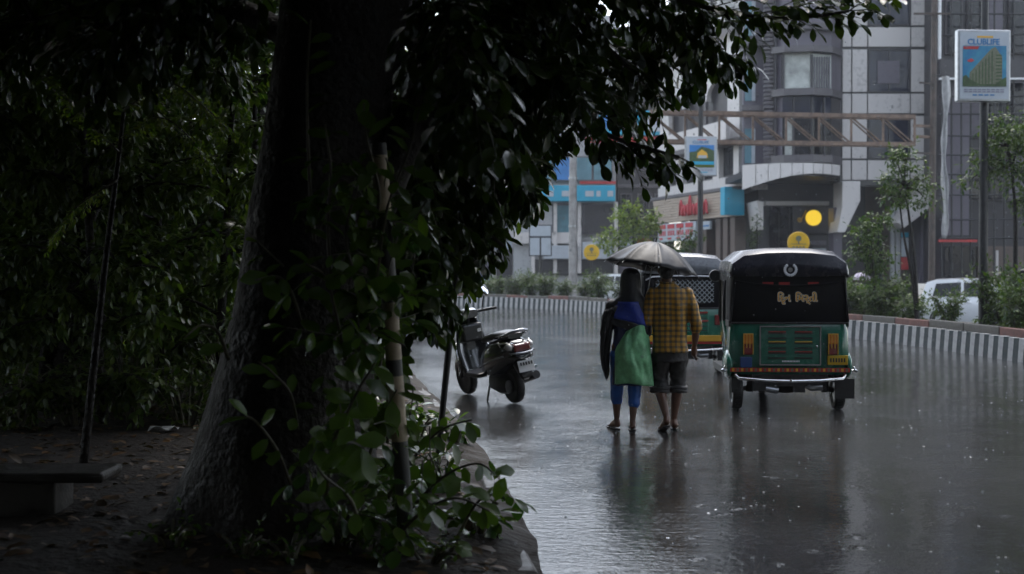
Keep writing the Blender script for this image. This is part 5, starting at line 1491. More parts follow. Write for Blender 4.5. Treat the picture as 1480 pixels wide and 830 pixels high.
def woman():
    g = G(905, 622)
    t = thing('person', 'person in black head scarf, navy tunic and green cloth walking barefoot in wet road', 'person', (g.x, g.y, 0))
    t['label'] = 'person in black head scarf, navy tunic and green cloth wrapped round the hips'
    hc = (.04, .03, 1.46); hr = (.074, .092, .112)
    mb = MB()
    mb.ell(hc, hr, 18, 14); face(mb, hc, hr)
    mb.capsule([(.035, 0, 1.28), (.04, .015, 1.40)], [.052, .048], 12)
    mb.rings([(.02, 0, .74, .13, .09), (.02, 0, .86, .145, .10), (.02, 0, 1.0, .125, .085), (.025, 0, 1.15, .15, .095), (.03, 0, 1.24, .145, .08), (.035, 0, 1.31, .065, .055)], 16)
    la = [(-.11, 0, 1.23), (-.165, -.02, 1.08), (-.195, -.02, .95), (-.19, .03, .86), (-.175, .07, .79)]
    ra = [(.165, 0, 1.23), (.20, .03, 1.08), (.205, .05, .96), (.16, .16, .98), (.10, .22, 1.0)]
    rr = [.045, .042, .034, .030, .022]
    mb.capsule(la, rr, 10); mb.capsule(ra, rr, 10)
    hand(mb, (-.175, .07, .79), (.05, .15, -1), (.2, 1, 0), .4, .9)
    hand(mb, (.10, .22, 1.0), (-.8, .3, .1), (0, 0, 1), .6, .9)
    mb.capsule([(-.06, 0, .82), (-.085, .05, .46), (-.088, .06, .33), (-.088, .05, .11)], [.085, .054, .052, .028], 12)
    mb.capsule([(.095, 0, .82), (.080, .02, .46), (.075, -.02, .33), (.058, -.06, .11)], [.085, .054, .052, .028], 12)
    foot(mb, (-.088, .05, .09), (-.080, .02, .02), (-.125, .14, .018), (-.15, .20, .013), .86)
    foot(mb, (.058, -.06, .09), (.055, -.09, .02), (.062, .05, .018), (.066, .11, .013), .86)
    link('body', remeshed(mb, 'body', .0075, 2), 'skin', t, smooth=180)
    # tunic with a flared skirt
    km_ = MB()
    km_.rings([(.045, .0, .445, .185, .145), (.045, 0, .50, .183, .143), (.04, 0, .65, .175, .138), (.03, 0, .82, .168, .128), (.025, 0, .98, .148, .105), (.027, 0, 1.12, .165, .108), (.03, 0, 1.22, .172, .095), (.035, 0, 1.285, .10, .075)], 28)
    km_.capsule([la[0], la[1], la[2]], [.058, .055, .048], 10); km_.capsule([ra[0], ra[1], ra[2]], [.058, .055, .048], 10)
    link('tunic', remeshed(km_, 'tunic', .010, 3, folds(.013, 13, 4, 9)), 'kurta', t, smooth=180)
    lg = MB()
    lg.capsule([(-.065, 0, .74), (-.085, .05, .46), (-.088, .06, .34), (-.088, .055, .285)], [.095, .068, .062, .055], 12)
    lg.capsule([(.095, 0, .74), (.082, .02, .46), (.078, -.015, .34), (.070, -.035, .265)], [.095, .072, .066, .058], 12)
    link('leggings', remeshed(lg, 'leggings', .009, 3, folds(.006, 14, 16, 5)), 'leggings', t, smooth=180)
    # head scarf: hood flowing on to the shoulders
    sm = MB()
    sm.rings([(.04, .01, 1.585, .035, .045), (.04, .01, 1.57, .070, .085), (.04, .005, 1.53, .095, .112), (.04, 0, 1.46, .103, .120), (.04, -.01, 1.38, .104, .115), (.042, -.015, 1.32, .122, .115), (.04, -.015, 1.27, .165, .118), (.035, -.01, 1.22, .192, .120), (.03, -.01, 1.14, .196, .124)][::-1], 28)
    sm.capsule([(-.13, 0, 1.22), (-.18, -.02, 1.08), (-.205, -.02, .93)], [.070, .066, .058], 10)
    link('head_scarf', remeshed(sm, 'head_scarf', .010, 3, folds(.009, 12, 5, 2)), 'scarf', t, smooth=180)
    # blue cloth panel across the back, the black sash below it
    def back(u, v, z0, z1, ry, tilt, w):
        x = (u - .5) * 2; z = z0 + (z1 - z0) * v + tilt * x
        return (.03 + x * w, -(ry * math.sqrt(max(0, 1 - (x * .82) ** 2))) - .012 * math.sin(9 * u + 4 * v) * .5, z)
    MB().grid(lambda u, v: back(u, v, 1.06, 1.26, .142, -.045 * (1 - v), .125 + .05 * (1 - v)), 18, 8).build('blue_drape', 'blue_cloth', t, smooth=180, thick=.008)
    MB().grid(lambda u, v: back(u, v, .985, 1.065, .142, -.05, .185), 18, 5).build('sash', 'scarf', t, smooth=180, thick=.010)
    # loose end of the scarf down the arm
    def drape(u, v):
        zt_, zl = 1.20, .52
        z = zt_ + (zl - zt_) * v
        w = .085 * (1 - v) ** .6 + .014
        cx = -.145 - .065 * math.sin(min(1, v * 1.35) * math.pi * .55) + .05 * max(0, v - .75) * 2
        x = (u - .5) * 2
        return (cx + x * w * .75, -.075 - .02 * math.cos(x * 1.3) + .018 * math.sin(x * 7 + v * 5) + .05 * v, z + .03 * x)
    MB().grid(drape, 12, 24).build('scarf_end', 'scarf', t, smooth=180, thick=.008)
    # green cloth bulging over the hips
    def cloth(u, v):
        x = (u - .5) * 2
        z0 = .455 + .015 * math.sin(5 * u); z1 = 1.06 - .10 * (1 - u) ** 1.5 - .05 * max(0, x) ** 2
        z = z0 + (z1 - z0) * v
        xl = -.115 - .0 * v + .16 * max(0, v - .62) ** 1.3 * 2; xr = .262 - .055 * v - .10 * max(0, v - .8)
        xx = xl + (xr - xl) * u
        bul = .165 + .05 * math.sin(math.pi * min(1, v * 1.05)) + .016 * math.sin(x * 5 + v * 7) + .030 * mnoise.noise(V((x * 2.2, v * 3.5, 1))) + .014 * mnoise.noise(V((x * 5 + v * 3, v * 8, 5)))
        y = -bul * math.sqrt(max(0.04, 1 - (x * .93) ** 2))
        return (xx, y, z)
    MB().grid(cloth, 26, 26).build('green_wrap', 'green_cloth', t, smooth=180, thick=.008)
    for hl, bl, te in (((-.080, .005, 0), (-.125, .14, 0), (-.155, .22, 0)), ((.055, -.105, 0), (.062, .05, 0), (.067, .13, 0))):
        hl, bl, te = V(hl), V(bl), V(te); sd_ = (te - bl).cross(V((0, 0, 1))).normalized()
        vs = []
        for p, w in ((hl, .028), ((hl + bl) / 2, .032), (bl, .040), (te, .026)): vs += [p - sd_ * w + V((0, 0, .002)), p + sd_ * w + V((0, 0, .002)), p + sd_ * w + V((0, 0, .016)), p - sd_ * w + V((0, 0, .016))]
        fs = [(0, 1, 2, 3), (15, 14, 13, 12)]
        for i in range(3):
            a = i * 4
            for k in range(4): fs.append((a + k, a + (k + 1) % 4, a + 4 + (k + 1) % 4, a + 4 + k))
        sl = MB().add(vs, fs).build('slipper', 'sandal', t, bevel=.004)
        MB().tube([bl - sd_ * .036 + V((0, 0, .012)), bl + V((0, .02, .05)), bl + sd_ * .036 + V((0, 0, .012))], .007, 5).build('strap', 'sandal', sl)
woman()

def umbrella():
    Yc = gm.y + .24
    top = P(948, 350, Yc)
    # axis leans to the right at the top edge; the hand is on the handle
    handp = V((gm.x - .095, gm.y + .27, 1.225))
    ax = Matrix.Rotation(R(9), 3, 'Y') @ Matrix.Rotation(R(-2), 3, 'X')
    t = thing('umbrella', 'black folding umbrella held over the two walking people', 'umbrella', top)
    t.rotation_euler = (R(-3), R(9.5), 0)
    Rr, D = .47, .265
    n = 8
    def prof(s): return Rr * s, -D * (s ** 1.9) * (1 - .0 * s)
    for k in range(n):
        a0 = 2 * math.pi * k / n + R(2); a1 = a0 + 2 * math.pi / n
        def pan(u, v):
            s = .02 + .98 * v
            r_, z = prof(s)
            sag = 1 - .13 * math.sin(math.pi * u) * s ** 1.5 * .9
            a = a0 + (a1 - a0) * u
            rr = r_ * (math.cos(math.pi / n) / math.cos((u - .5) * 2 * math.pi / n)) ** .9 * (1 - .05 * math.sin(math.pi * u) * s)
            zz = z + .014 * math.sin(math.pi * u) * s * 0 - .018 * math.sin(math.pi * u) * s * (1 - s) * 3
            wob = .006 * math.sin(u * 9 + k * 2.1 + v * 6) * s
            return (rr * math.cos(a), rr * math.sin(a), zz + wob)
        MB().grid(pan, 8, 10).build('canopy_panel', 'umbrella_cloth', t, smooth=180, thick=.003)
        MB().tube([(prof(s)[0] * math.cos(a0), prof(s)[0] * math.sin(a0), prof(s)[1] - .006) for s in (.03, .25, .5, .75, 1.015)], .0035, 5).build('rib', 'steel', t)
        MB().tube([(.015 * math.cos(a0), .015 * math.sin(a0), -.26), (prof(.5)[0] * math.cos(a0), prof(.5)[0] * math.sin(a0), prof(.5)[1] - .008)], .003, 4).build('stretcher', 'steel', t)
    MB().tube([(0, 0, .0), (0, 0, -.56)], .006, 8).build('shaft', 'steel', t)
    MB().tube([(0, 0, -.02), (0, 0, .045)], [.012, .005], 8).build('ferrule', 'black_plastic', t)
    MB().capsule([(0, 0, -.55), (0, 0, -.66)], .014, 8).build('handle', 'black_plastic', t)
    return t
umbrella()
# ------------------------------------------------------------------ foliage helpers
def in_poly(x, y, poly):
    c = False; j = len(poly) - 1
    for i in range(len(poly)):
        xi, yi = poly[i]; xj, yj = poly[j]
        if (yi > y) != (yj > y) and x < (xj - xi) * (y - yi) / (yj - yi + 1e-12) + xi: c = not c
        j = i
    return c
class Foliage:
    def __init__(s): s.p = []; s.d = []; s.n = []; s.s = []; s.tw = MB()
    def leaf(s, p, d, n, size): s.p.append(tuple(p)); s.d.append(tuple(d)); s.n.append(tuple(n)); s.s.append(size)
    def spray(s, p, d, L, size, keep=None, droop=.35, spacing=.045, r=.004, tw=True):
        """a twig with alternate leaves"""
        n = max(3, int(L / .07)); pts = [V(p)]; d = V(d).normalized()
        for k in range(n):
            d = (d + V((0, 0, -droop / n)) + rnd_unit() * .10).normalized()
            pts.append(pts[-1] + d * (L / n))
        if keep and not (keep(pts[-1]) and keep(pts[len(pts) // 2])): return False
        if tw: s.tw.tube(pts, [r * (1.25 - .9 * i / n) for i in range(n + 1)], 5, cap=False)
        acc = 0; side = 1
        for i in range(1, n + 1):
            a, b = pts[i - 1], pts[i]; t = (b - a).normalized()
            m = max(1, round((b - a).length / spacing))
            for j in range(m):
                q = a.lerp(b, (j + random.random()) / m)
                up = V((0, 0, 1)) + rnd_unit() * .55
                x = t.cross(up)
                if x.length < .01: continue
                x.normalize(); side = -side
                ld = (t * random.uniform(.35, .9) + x * side * random.uniform(.6, 1.0) + V((0, 0, random.uniform(-.75, .15)))).normalized()
                s.leaf(q, ld, up, size * random.uniform(.65, 1.15))
        s.leaf(pts[-1], d, V((0, 0, 1)) + rnd_unit() * .4, size * random.uniform(.8, 1.1))
        return True
    def build(s, parent, m, name='foliage', tmpl=LEAF_BIG, off=(0, 0, 0), twm='twig', stuff=True):
        pos = np.array(s.p) - np.array(off)
        o = link(name, leaves_mesh(name, pos, s.d, s.n, s.s, tmpl), m, parent)
        if stuff: o['kind'] = 'stuff'
        if s.tw.v:
            q = s.tw.build('twigs', twm, parent, off=off, smooth=180); q['kind'] = 'stuff'
        return o

# ------------------------------------------------------------------ the big roadside tree
TY = 7.7
tb = G(395, 800, .1); tb = V((P(395, 600, TY).x, TY, .02))
tree = thing('roadside_tree', 'massive dark trunked tree with glossy leaves leaning over the wet road', 'tree', tb)
def trunk_mesh():
    edges = [(830, 170, 640), (790, 205, 600), (740, 235, 565), (680, 255, 545), (600, 282, 538), (520, 306, 540), (450, 325, 545), (380, 338, 548), (300, 350, 550), (220, 366, 555), (140, 380, 566), (60, 392, 585), (-30, 400, 600), (-150, 408, 560), (-300, 415, 530), (-480, 425, 500)]
    mb = MB(); n = 40; vs = []; fs = []
    rows = []
    for py, x0, x1 in edges:
        a, b = P(x0, py, TY), P(x1, py, TY)
        rows.append((a.z, (a.x + b.x) / 2, (b.x - a.x) / 2))
    rows = [(-.12, rows[0][1], rows[0][2] * 1.08)] + [r_ for r_ in rows if r_[0] > -.05]
    dense = []
    for i in range(len(rows) - 1):
        for k in range(4):
            u = k / 4; dense.append(tuple(rows[i][j] * (1 - u) + rows[i + 1][j] * u for j in range(3)))
    dense.append(rows[-1])
    for z, cx, r_ in dense:
        flare = max(0, (1.0 - z) / 1.0)
        for k in range(n):
            a = 2 * math.pi * k / n
            but = 1 + flare ** 2 * .16 * math.cos(5 * a + .7) + .06 * math.sin(3 * a + z * .6) + .045 * mnoise.noise(V((math.cos(a) * 2.2, math.sin(a) * 2.2, z * .9))) + .03 * mnoise.noise(V((math.cos(a) * 7, math.sin(a) * 7, z * 1.6)))
            vs.append((cx + r_ * .94 * but * math.cos(a), TY + min(r_, .62) * .95 * but * math.sin(a), z))
    m_ = len(dense)
    for i in range(m_ - 1):
        for k in range(n):
            a, b = i * n + k, i * n + (k + 1) % n; fs.append((a, b, b + n, a + n))
    fs.append(tuple((m_ - 1) * n + k for k in range(n)))
    return mb.add(vs, fs)
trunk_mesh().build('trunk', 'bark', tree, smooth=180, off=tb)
# region of the view that the street fills: no leaf of this tree hangs there
OPEN = [(1500, -300), (1500, 30), (1262, 32), (1225, 48), (1120, 62), (1095, 105), (1045, 125), (1000, 150), (975, 118), (962, 160), (930, 175), (975, 215), (1008, 240), (985, 262), (935, 275), (880, 252), (838, 205), (800, 236), (790, 285), (762, 312), (742, 340), (738, 372), (700, 386), (690, 410), (678, 440), (668, 468), (652, 485), (610, 482), (584, 490), (580, 560), (600, 596), (650, 620), (700, 700), (790, 830), (790, 1200), (3000, 1200), (3000, -300)]
def keep_tree(p):
    x, y = project(p)
    for (ax, ay, bx, by, w) in ((548, 232, 576, 592, 9), (637, 600, 676, 220, 7)):   # gaps through which the two posts show
        if ay < by and ay < y < by or by < y < ay:
            if abs(x - (ax + (bx - ax) * (y - ay) / (by - ay))) < w and random.random() < .8: return False
    return not in_poly(x, y, OPEN)
LIMBS = [
 ([(540, 300, 7.6), (600, 170, 7.7), (655, 70, 7.9), (700, -40, 8.1), (740, -200, 8.3)], .13),
 ([(610, 150, 7.75), (700, 110, 8.0), (790, 115, 8.2), (870, 190, 8.4), (940, 215, 8.5), (998, 232, 8.5)], .03),
 ([(655, 60, 7.9), (760, -30, 8.0), (900, -30, 8.1), (1010, 8, 8.2), (1110, 26, 8.25), (1175, 24, 8.3), (1240, 14, 8.3)], .026),
 ([(900, -30, 8.1), (960, 20, 8.3), (1010, 55, 8.4), (1068, 88, 8.5)], .02),
 ([(740, -100, 8.3), (830, 20, 8.9), (900, 90, 9.1), (962, 130, 9.2), (978, 150, 9.2)], .04),
 ([(640, 90, 8.1), (690, 160, 8.5), (735, 230, 8.8), (775, 280, 8.9)], .035),
 ([(620, 130, 8.1), (650, 240, 8.5), (690, 320, 8.8), (735, 362, 8.9)], .035),
 ([(605, 160, 8.0), (625, 280, 8.4), (640, 380, 8.5), (655, 462, 8.5)], .03),
 ([(690, -20, 8.8), (760, 50, 9.4), (850, 110, 9.8), (925, 160, 9.9)], .04),
 ([(620, 80, 8.6), (670, 170, 9.3), (730, 230, 9.7), (815, 205, 10)], .035),
 ([(650, -40, 7.2), (650, 30, 6.7), (680, 110, 6.5), (700, 190, 6.4)], .02),
 ([(590, 180, 7.9), (592, 300, 8.0), (602, 400, 8.1), (618, 470, 8.1)], .025),
 ([(760, -80, 8.2), (840, 10, 8.3), (900, 90, 8.4), (955, 125, 8.5)], .03),
 ([(800, -140, 8.8), (900, -10, 9.2), (980, 40, 9.4), (1040, 100, 9.5)], .03),
 ([(600, 60, 9.0), (640, 240, 9.8), (660, 330, 10.2), (690, 400, 10.4)], .035),
 ([(700, 20, 9.4), (760, 140, 10.4), (770, 210, 10.8), (745, 300, 11)], .03),
 ([(560, 200, 8.2), (575, 330, 8.6), (570, 430, 8.8), (585, 510, 8.9)], .025),
 ([(640, -60, 8.4), (720, 60, 8.0), (790, 100, 7.8), (850, 130, 7.7)], .025),
 ([(430, 60, 7.6), (330, 10, 8.2), (200, 0, 8.8), (60, 30, 9.3), (-80, 60, 9.6)], .08),
 ([(430, 0, 7.4), (360, -80, 7.0), (250, -20, 6.8), (130, 60, 6.9)], .06),
 ([(640, -60, 9.2), (600, 10, 9.6), (620, 90, 9.9), (700, 110, 10)], .04),
 ([(700, -60, 9.6), (760, 0, 10), (820, 40, 10.4), (900, 60, 10.6)], .04),
 ([(590, 100, 8.6), (585, 200, 9.2), (600, 300, 9.6), (640, 420, 9.8)], .03),
 ([(820, -80, 9.0), (870, -10, 9.2), (940, 20, 9.4), (1000, 30, 9.5)], .03),
]
fol = Foliage()
limb_mb = []
for pts, r0 in LIMBS:
    poly = catmull([P(*q) for q in pts], .09)
    N = len(poly)
    tube = MB().tube(poly, [r0 * (1 - .82 * i / N) + .004 for i in range(N)], 8)
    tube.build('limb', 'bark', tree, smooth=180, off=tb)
    for i in range(2, N):
        if i < N * .18 and r0 > .03: continue
        t = (poly[min(i + 1, N - 1)] - poly[i - 1]).normalized()
        k = 4 if project(poly[i])[0] < 800 else 2
        for _ in range(k):
            out = rnd_unit(); out = (out - t * out.dot(t)).normalized()
            d = (t * random.uniform(.3, 1.0) + out * random.uniform(.5, 1.0) + V((0, 0, -.25))).normalized()
            L = random.uniform(.18, .55)
            for tr_ in range(3):
                if fol.spray(poly[i], d, L, .125, keep_tree, droop=.5, spacing=.042): break
                d = (d * .4 + t * .8 + rnd_unit() * .3).normalized(); L *= .6
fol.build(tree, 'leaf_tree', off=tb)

# unseen crown, widened over road and camera to put the street in shade
crown = Foliage()
random.seed(21)
def clump(c, r, n, size, f=crown):
    for _ in range(n):
        v = rnd_unit(); q = V(c) + V((v.x * r[0], v.y * r[1], v.z * r[2])) * random.uniform(.35, 1) ** .5
        f.leaf(q, rnd_unit() + V((0, 0, -.4)), V((0, 0, 1)) + rnd_unit() * .7, size * random.uniform(.7, 1.3))
top = V((tb.x + .2, TY, 4.6))
for k in range(120):
    a = random.uniform(0, 2 * math.pi); rr = math.sqrt(random.uniform(.01, 1))
    c = V((-1.2 + 7.4 * rr * math.cos(a), 4.6 + 8.2 * rr * math.sin(a), random.uniform(4.6, 9.2) - 1.2 * rr))
    c.z = max(c.z, CAM_Z + .225 * max(c.y, 0) + 1.15)
    br = [top + V((0, 0, random.uniform(-.6, .9))), top.lerp(c, .45) + V((0, 0, .5)), c]
    MB().tube(catmull(br, .25), [.13 * (1 - .85 * i / max(1, len(catmull(br, .25)) - 1)) + .01 for i in range(len(catmull(br, .25)))], 7).build('limb', 'bark', tree, smooth=180, off=tb)
    clump(c, (1.35, 1.35, .75), 480, .26)
o_ = link('shade_crown', leaves_mesh('shade_crown', np.array(crown.p) - np.array(tb), crown.d, crown.n, crown.s, LEAF_MID), 'leaf_tree', tree); o_['kind'] = 'stuff'

# trees added, mostly out of frame, to keep this side of the street in shade
random.seed(52)
def added_tree(x, y, z0, h, rx, label, n=26, lo=.36):
    t = thing('added_tree', label, 'tree', (x, y, z0))
    mb = MB().tube(catmull([V((0, 0, 0)), V((.1, .05, h * .25)), V((0, .1, h * .6)), V((.1, 0, h * .85))], .3), .28, 10)
    mb.build('trunk', 'bark', t, smooth=180)
    f = Foliage(); br = MB()
    for k in range(n):
        a = 2 * math.pi * (k + random.random()) / n * 3; rr = rx * random.uniform(.15, .95)
        c = V((rr * math.cos(a), rr * math.sin(a), h * random.uniform(lo, .98) * (1.05 - .2 * rr / rx)))
        pts = catmull([V((0, .05, h * random.uniform(.25, .6))), c * .5 + V((0, 0, h * .3)), c], .4)
        br.tube(pts, [.08 * (1 - .8 * i / len(pts)) + .012 for i in range(len(pts))], 6)
        clump(c, (rx * .36, rx * .36, h * .14), 330, .30, f)
    br.build('limbs', 'bark', t, smooth=180)['kind'] = 'stuff'
    o = link('crown', leaves_mesh('crown', f.p, f.d, f.n, f.s, LEAF_MID), 'leaf_tree', t); o['kind'] = 'stuff'
added_tree(-3.4, -2.2, .1, 8.5, 4.2, 'broad added shade tree on the verge behind the stone seat')
added_tree(-6.4, 3.6, .1, 8.5, 3.6, 'dense added shade tree on the verge beside the stone seat', lo=.2)
added_tree(-2.6, -9.5, .1, 9, 4.6, 'tall added shade tree on the verge farther back along the road')
added_tree(10.9, -7.5, .3, 9, 5.0, 'tall added shade tree on the median farther back along the road')
added_tree(10.8, 1.5, .3, 8.5, 4.8, 'broad added shade tree on the median across from the big trunk')
added_tree(11.0, 9.0, .3, 8.5, 4.0, 'added shade tree on the median across from the walking people', lo=.45)
added_tree(11.0, 16.0, .3, 9, 3.4, 'added shade tree on the median before the clublife poster', lo=.62)
added_tree(-8.0, 9.5, .1, 9, 4.2, 'dense added shade tree rising over the thicket shrubs', lo=.42)
added_tree(-9.5, -1.5, .1, 9, 4.5, 'dense added shade tree deep in the verge behind the stone seat', lo=.15)
added_tree(-6.5, -8.0, .1, 9, 4.5, 'dense low branched added shade tree deep in the verge', lo=.12)
added_tree(-1.8, -18, .1, 10, 5.5, 'great added shade tree on the verge where the road bends', lo=.2)
added_tree(11.2, -17, .3, 10, 5.5, 'great added shade tree on the median where the road bends', lo=.2)
added_tree(-5.6, 7.2, .1, 6, 1.7, 'low branched bushy added shade tree between the stone seat and the thicket', n=18, lo=.10)
added_tree(-4.6, 1.6, .1, 7, 2.2, 'low branched bushy added shade tree behind the stone seat', n=18, lo=.12)
added_tree(-4.6, 13.8, .1, 9.5, 3.9, 'tall added shade tree crowning the thicket behind the big trunk', lo=.55, n=34)
added_tree(-9.0, 13.5, .1, 9.5, 4.0, 'tall added shade tree at the far side of the thicket', lo=.45, n=30)
added_tree(-6.0, 18.5, .1, 9, 3.6, 'dense tree rising behind the thicket trees', lo=.25)
added_tree(-10, 21, .1, 10, 4.2, 'tall dense tree far behind the thicket trees', lo=.25)
# leafy shoots on the trunk: each leaf its own object
random.seed(5)
lm_variants = []
for k in range(6):
    st = [(0, .015), (.1, .028), (.2, .11 + .02 * (k % 3)), (.42, .20 + .02 * (k % 2)), (.68, .24 + .02 * (k % 3)), (.88, .15), (1, .02)]
    tv, tf = leaf_template(st, .12 + .05 * (k % 3), .08 + .10 * (k % 4))
    me = bpy.data.meshes.new('leaf'); me.from_pydata([tuple(v) for v in tv], [], [tuple(f) for f in tf])
    me.polygons.foreach_set('use_smooth', [True] * len(me.polygons)); me.materials.append(MATS['leaf_shoot']); lm_variants.append(me)
leaf_count = [0]
def one_leaf(p, d, n, size, parent, off):
    d = V(d).normalized(); x = d.cross(V(n)).normalized(); z = x.cross(d)
    o = bpy.data.objects.new('leaf', random.choice(lm_variants)); COL.objects.link(o); o.parent = parent
    M = Matrix(((x.x, d.x, z.x), (x.y, d.y, z.y), (x.z, d.z, z.z))).to_4x4()
    M.translation = V(p) - V(off)
    o.matrix_local = M @ Matrix.Diagonal((size, size, size, 1)); leaf_count[0] += 1
SHOOTS = [  # (pixel path, depth, leaf size, leaves)
 ([(455, 350), (447, 250), (444, 120), (450, 20)], 6.95, .15, 13), ([(480, 420), (474, 330), (478, 250), (470, 180)], 6.9, .15, 12),
 ([(520, 560), (530, 480), (545, 400), (560, 300), (590, 220), (610, 140)], 7.0, .17, 22), ([(440, 480), (420, 420), (400, 400), (370, 405)], 6.85, .15, 9),
 ([(500, 520), (485, 450), (470, 400), (440, 380)], 6.85, .16, 10), ([(545, 560), (555, 480), (560, 400), (575, 340)], 7.2, .17, 16),
 ([(430, 620), (420, 570), (395, 540), (370, 520)], 6.8, .14, 9), ([(330, 520), (315, 480), (290, 470), (265, 490)], 6.9, .14, 7),
 ([(480, 640), (500, 600), (520, 560), (545, 520)], 6.7, .17, 14), ([(520, 700), (540, 640), (560, 590), (575, 560)], 7.2, .16, 14),
 ([(560, 720), (600, 660), (640, 620), (690, 605)], 7.6, .15, 15), ([(590, 740), (640, 690), (690, 670), (720, 690)], 7.3, .14, 14),
 ([(560, 640), (560, 580), (562, 540), (572, 510)], 8.2, .15, 12), ([(470, 720), (480, 670), (505, 640), (530, 650)], 6.5, .16, 12),
 ([(570, 780), (610, 740), (660, 720), (710, 740)], 6.9, .13, 14), ([(580, 660), (600, 640), (630, 625), (655, 622)], 8.6, .13, 10),
 ([(560, 560), (568, 480), (590, 420), (600, 360)], 7.5, .16, 14), ([(535, 480), (520, 420), (500, 340), (520, 260)], 6.9, .16, 14),
 ([(540, 330), (548, 280), (530, 200), (525, 140)], 7.0, .16, 8), ([(420, 700), (400, 650), (370, 610), (350, 600)], 6.5, .13, 8),
 ([(650, 800), (680, 740), (700, 720), (722, 730)], 6.9, .12, 10), ([(520, 760), (505, 720), (470, 690), (455, 670)], 6.4, .13, 8),
]
for path, Y, ls, nl in SHOOTS:
    pts = catmull([P(x, y, Y + random.uniform(-.05, .05) - .12 * i) for i, (x, y) in enumerate(path)], .04)
    MB().tube(pts, [.009 * (1 - .7 * i / len(pts)) + .002 for i in range(len(pts))], 6).build('shoot', 'twig', tree, smooth=180, off=tb)
    for k in range(nl):
        i = min(len(pts) - 2, int(len(pts) * (k + .6) / nl)); t = (pts[i + 1] - pts[i]).normalized()
        out = rnd_unit(); out = (out - t * out.dot(t)).normalized()
        d = (t * random.uniform(.2, .7) + out + V((0, -.15, random.uniform(-.5, .2)))).normalized()
        one_leaf(pts[i], d, V((0, -.5, .8)) + rnd_unit() * .6, ls * random.uniform(.75, 1.2), tree, tb)
# more shoots, too many leaves to single out
sf = Foliage(); random.seed(15)
for k in range(150):
    px, py = random.triangular(400, 640, 550), random.uniform(220, 790)
    if px < 470 and random.random() < .6: continue
    Y_ = random.uniform(6.7, 8.6) if px > 540 else random.uniform(6.7, 7.0)
    sf.spray(P(px, py, Y_), rnd_unit() + V((.3, -.3, .1)), random.uniform(.14, .4), .135, keep_tree, .3, .055, .004)
sf.build(tree, 'leaf_shoot', 'shoot_foliage', off=tb)
print('single leaves', leaf_count[0])

# ------------------------------------------------------------------ shrubs and ground cover at the tree's foot
def low_shrub(name, label, c, r, n, size, m, group=None, tmpl=LEAF_BIG, stems=7, cat='shrub', z0=None):
    """stems fan out from the base; leaves ride on short twigs"""
    c = V(c); t = thing(name, label, cat, c, group=group)
    f = Foliage(); sm = MB()
    for k in range(stems):
        a = random.uniform(0, 2 * math.pi); rr = random.uniform(.2, 1)
        tip = V((r[0] * rr * math.cos(a), r[1] * rr * math.sin(a), r[2] * random.uniform(.6, 1.0) * (1.1 - .35 * rr)))
        mid = tip * .5 + V((0, 0, r[2] * .18))
        pts = catmull([V((0, 0, -.03)) + V((tip.x, tip.y, 0)) * .12, mid, tip], .06)
        sm.tube(pts, [.012 * (1 - .75 * i / len(pts)) + .002 for i in range(len(pts))], 5)
        for j in range(max(2, n // stems)):
            q = pts[int(len(pts) * random.uniform(.15, .999))]
            d = rnd_unit() + (tip * .6).normalized() * .5 + V((0, 0, .1))
            f.spray(q, d, random.uniform(.06, .2) * (r[2] / .5) ** .5, size, None, .25, size * .45, .0025, tw=(size > .07))
    f.p = [p for p in f.p]
    o = link('foliage', leaves_mesh('foliage', f.p, f.d, f.n, f.s, tmpl), m, t); o['kind'] = 'stuff'
    if f.tw.v: sm.add(f.tw.v, f.tw.f)
    s = sm.build('stems', 'twig', t, smooth=180); s['kind'] = 'stuff'
    return t
random.seed(11)
for (px, py, r_, nl) in ((560, 745, (.34, .3, .42), 26), (640, 712, (.36, .3, .36), 24), (600, 650, (.34, .3, .34), 26), (500, 790, (.34, .3, .30), 22), (690, 770, (.26, .3, .26), 18), (655, 640, (.24, .26, .26), 18), (575, 625, (.22, .3, .36), 20)):
    g = G(px, py, .08)
    low_shrub('broad_leaf_shrub', 'broad leafed shrub growing at the foot of the big tree beside the kerb', (g.x, g.y, verge_height(g.x, g.y) - .01), r_, nl, .125, 'leaf_shoot', group='shrubs at the tree foot')
for (px, py) in ((420, 812), (350, 812), (540, 800), (620, 806), (470, 770), (250, 800)):
    g = G(px, py, .08)
    low_shrub('ground_cover_plant', 'small low plant with fine leaves in the soil before the big tree', (g.x, g.y, verge_height(g.x, g.y) - .01), (.28, .25, .16), 26, .045, 'leaf_shoot', group='low plants in the soil', tmpl=LEAF_MID)

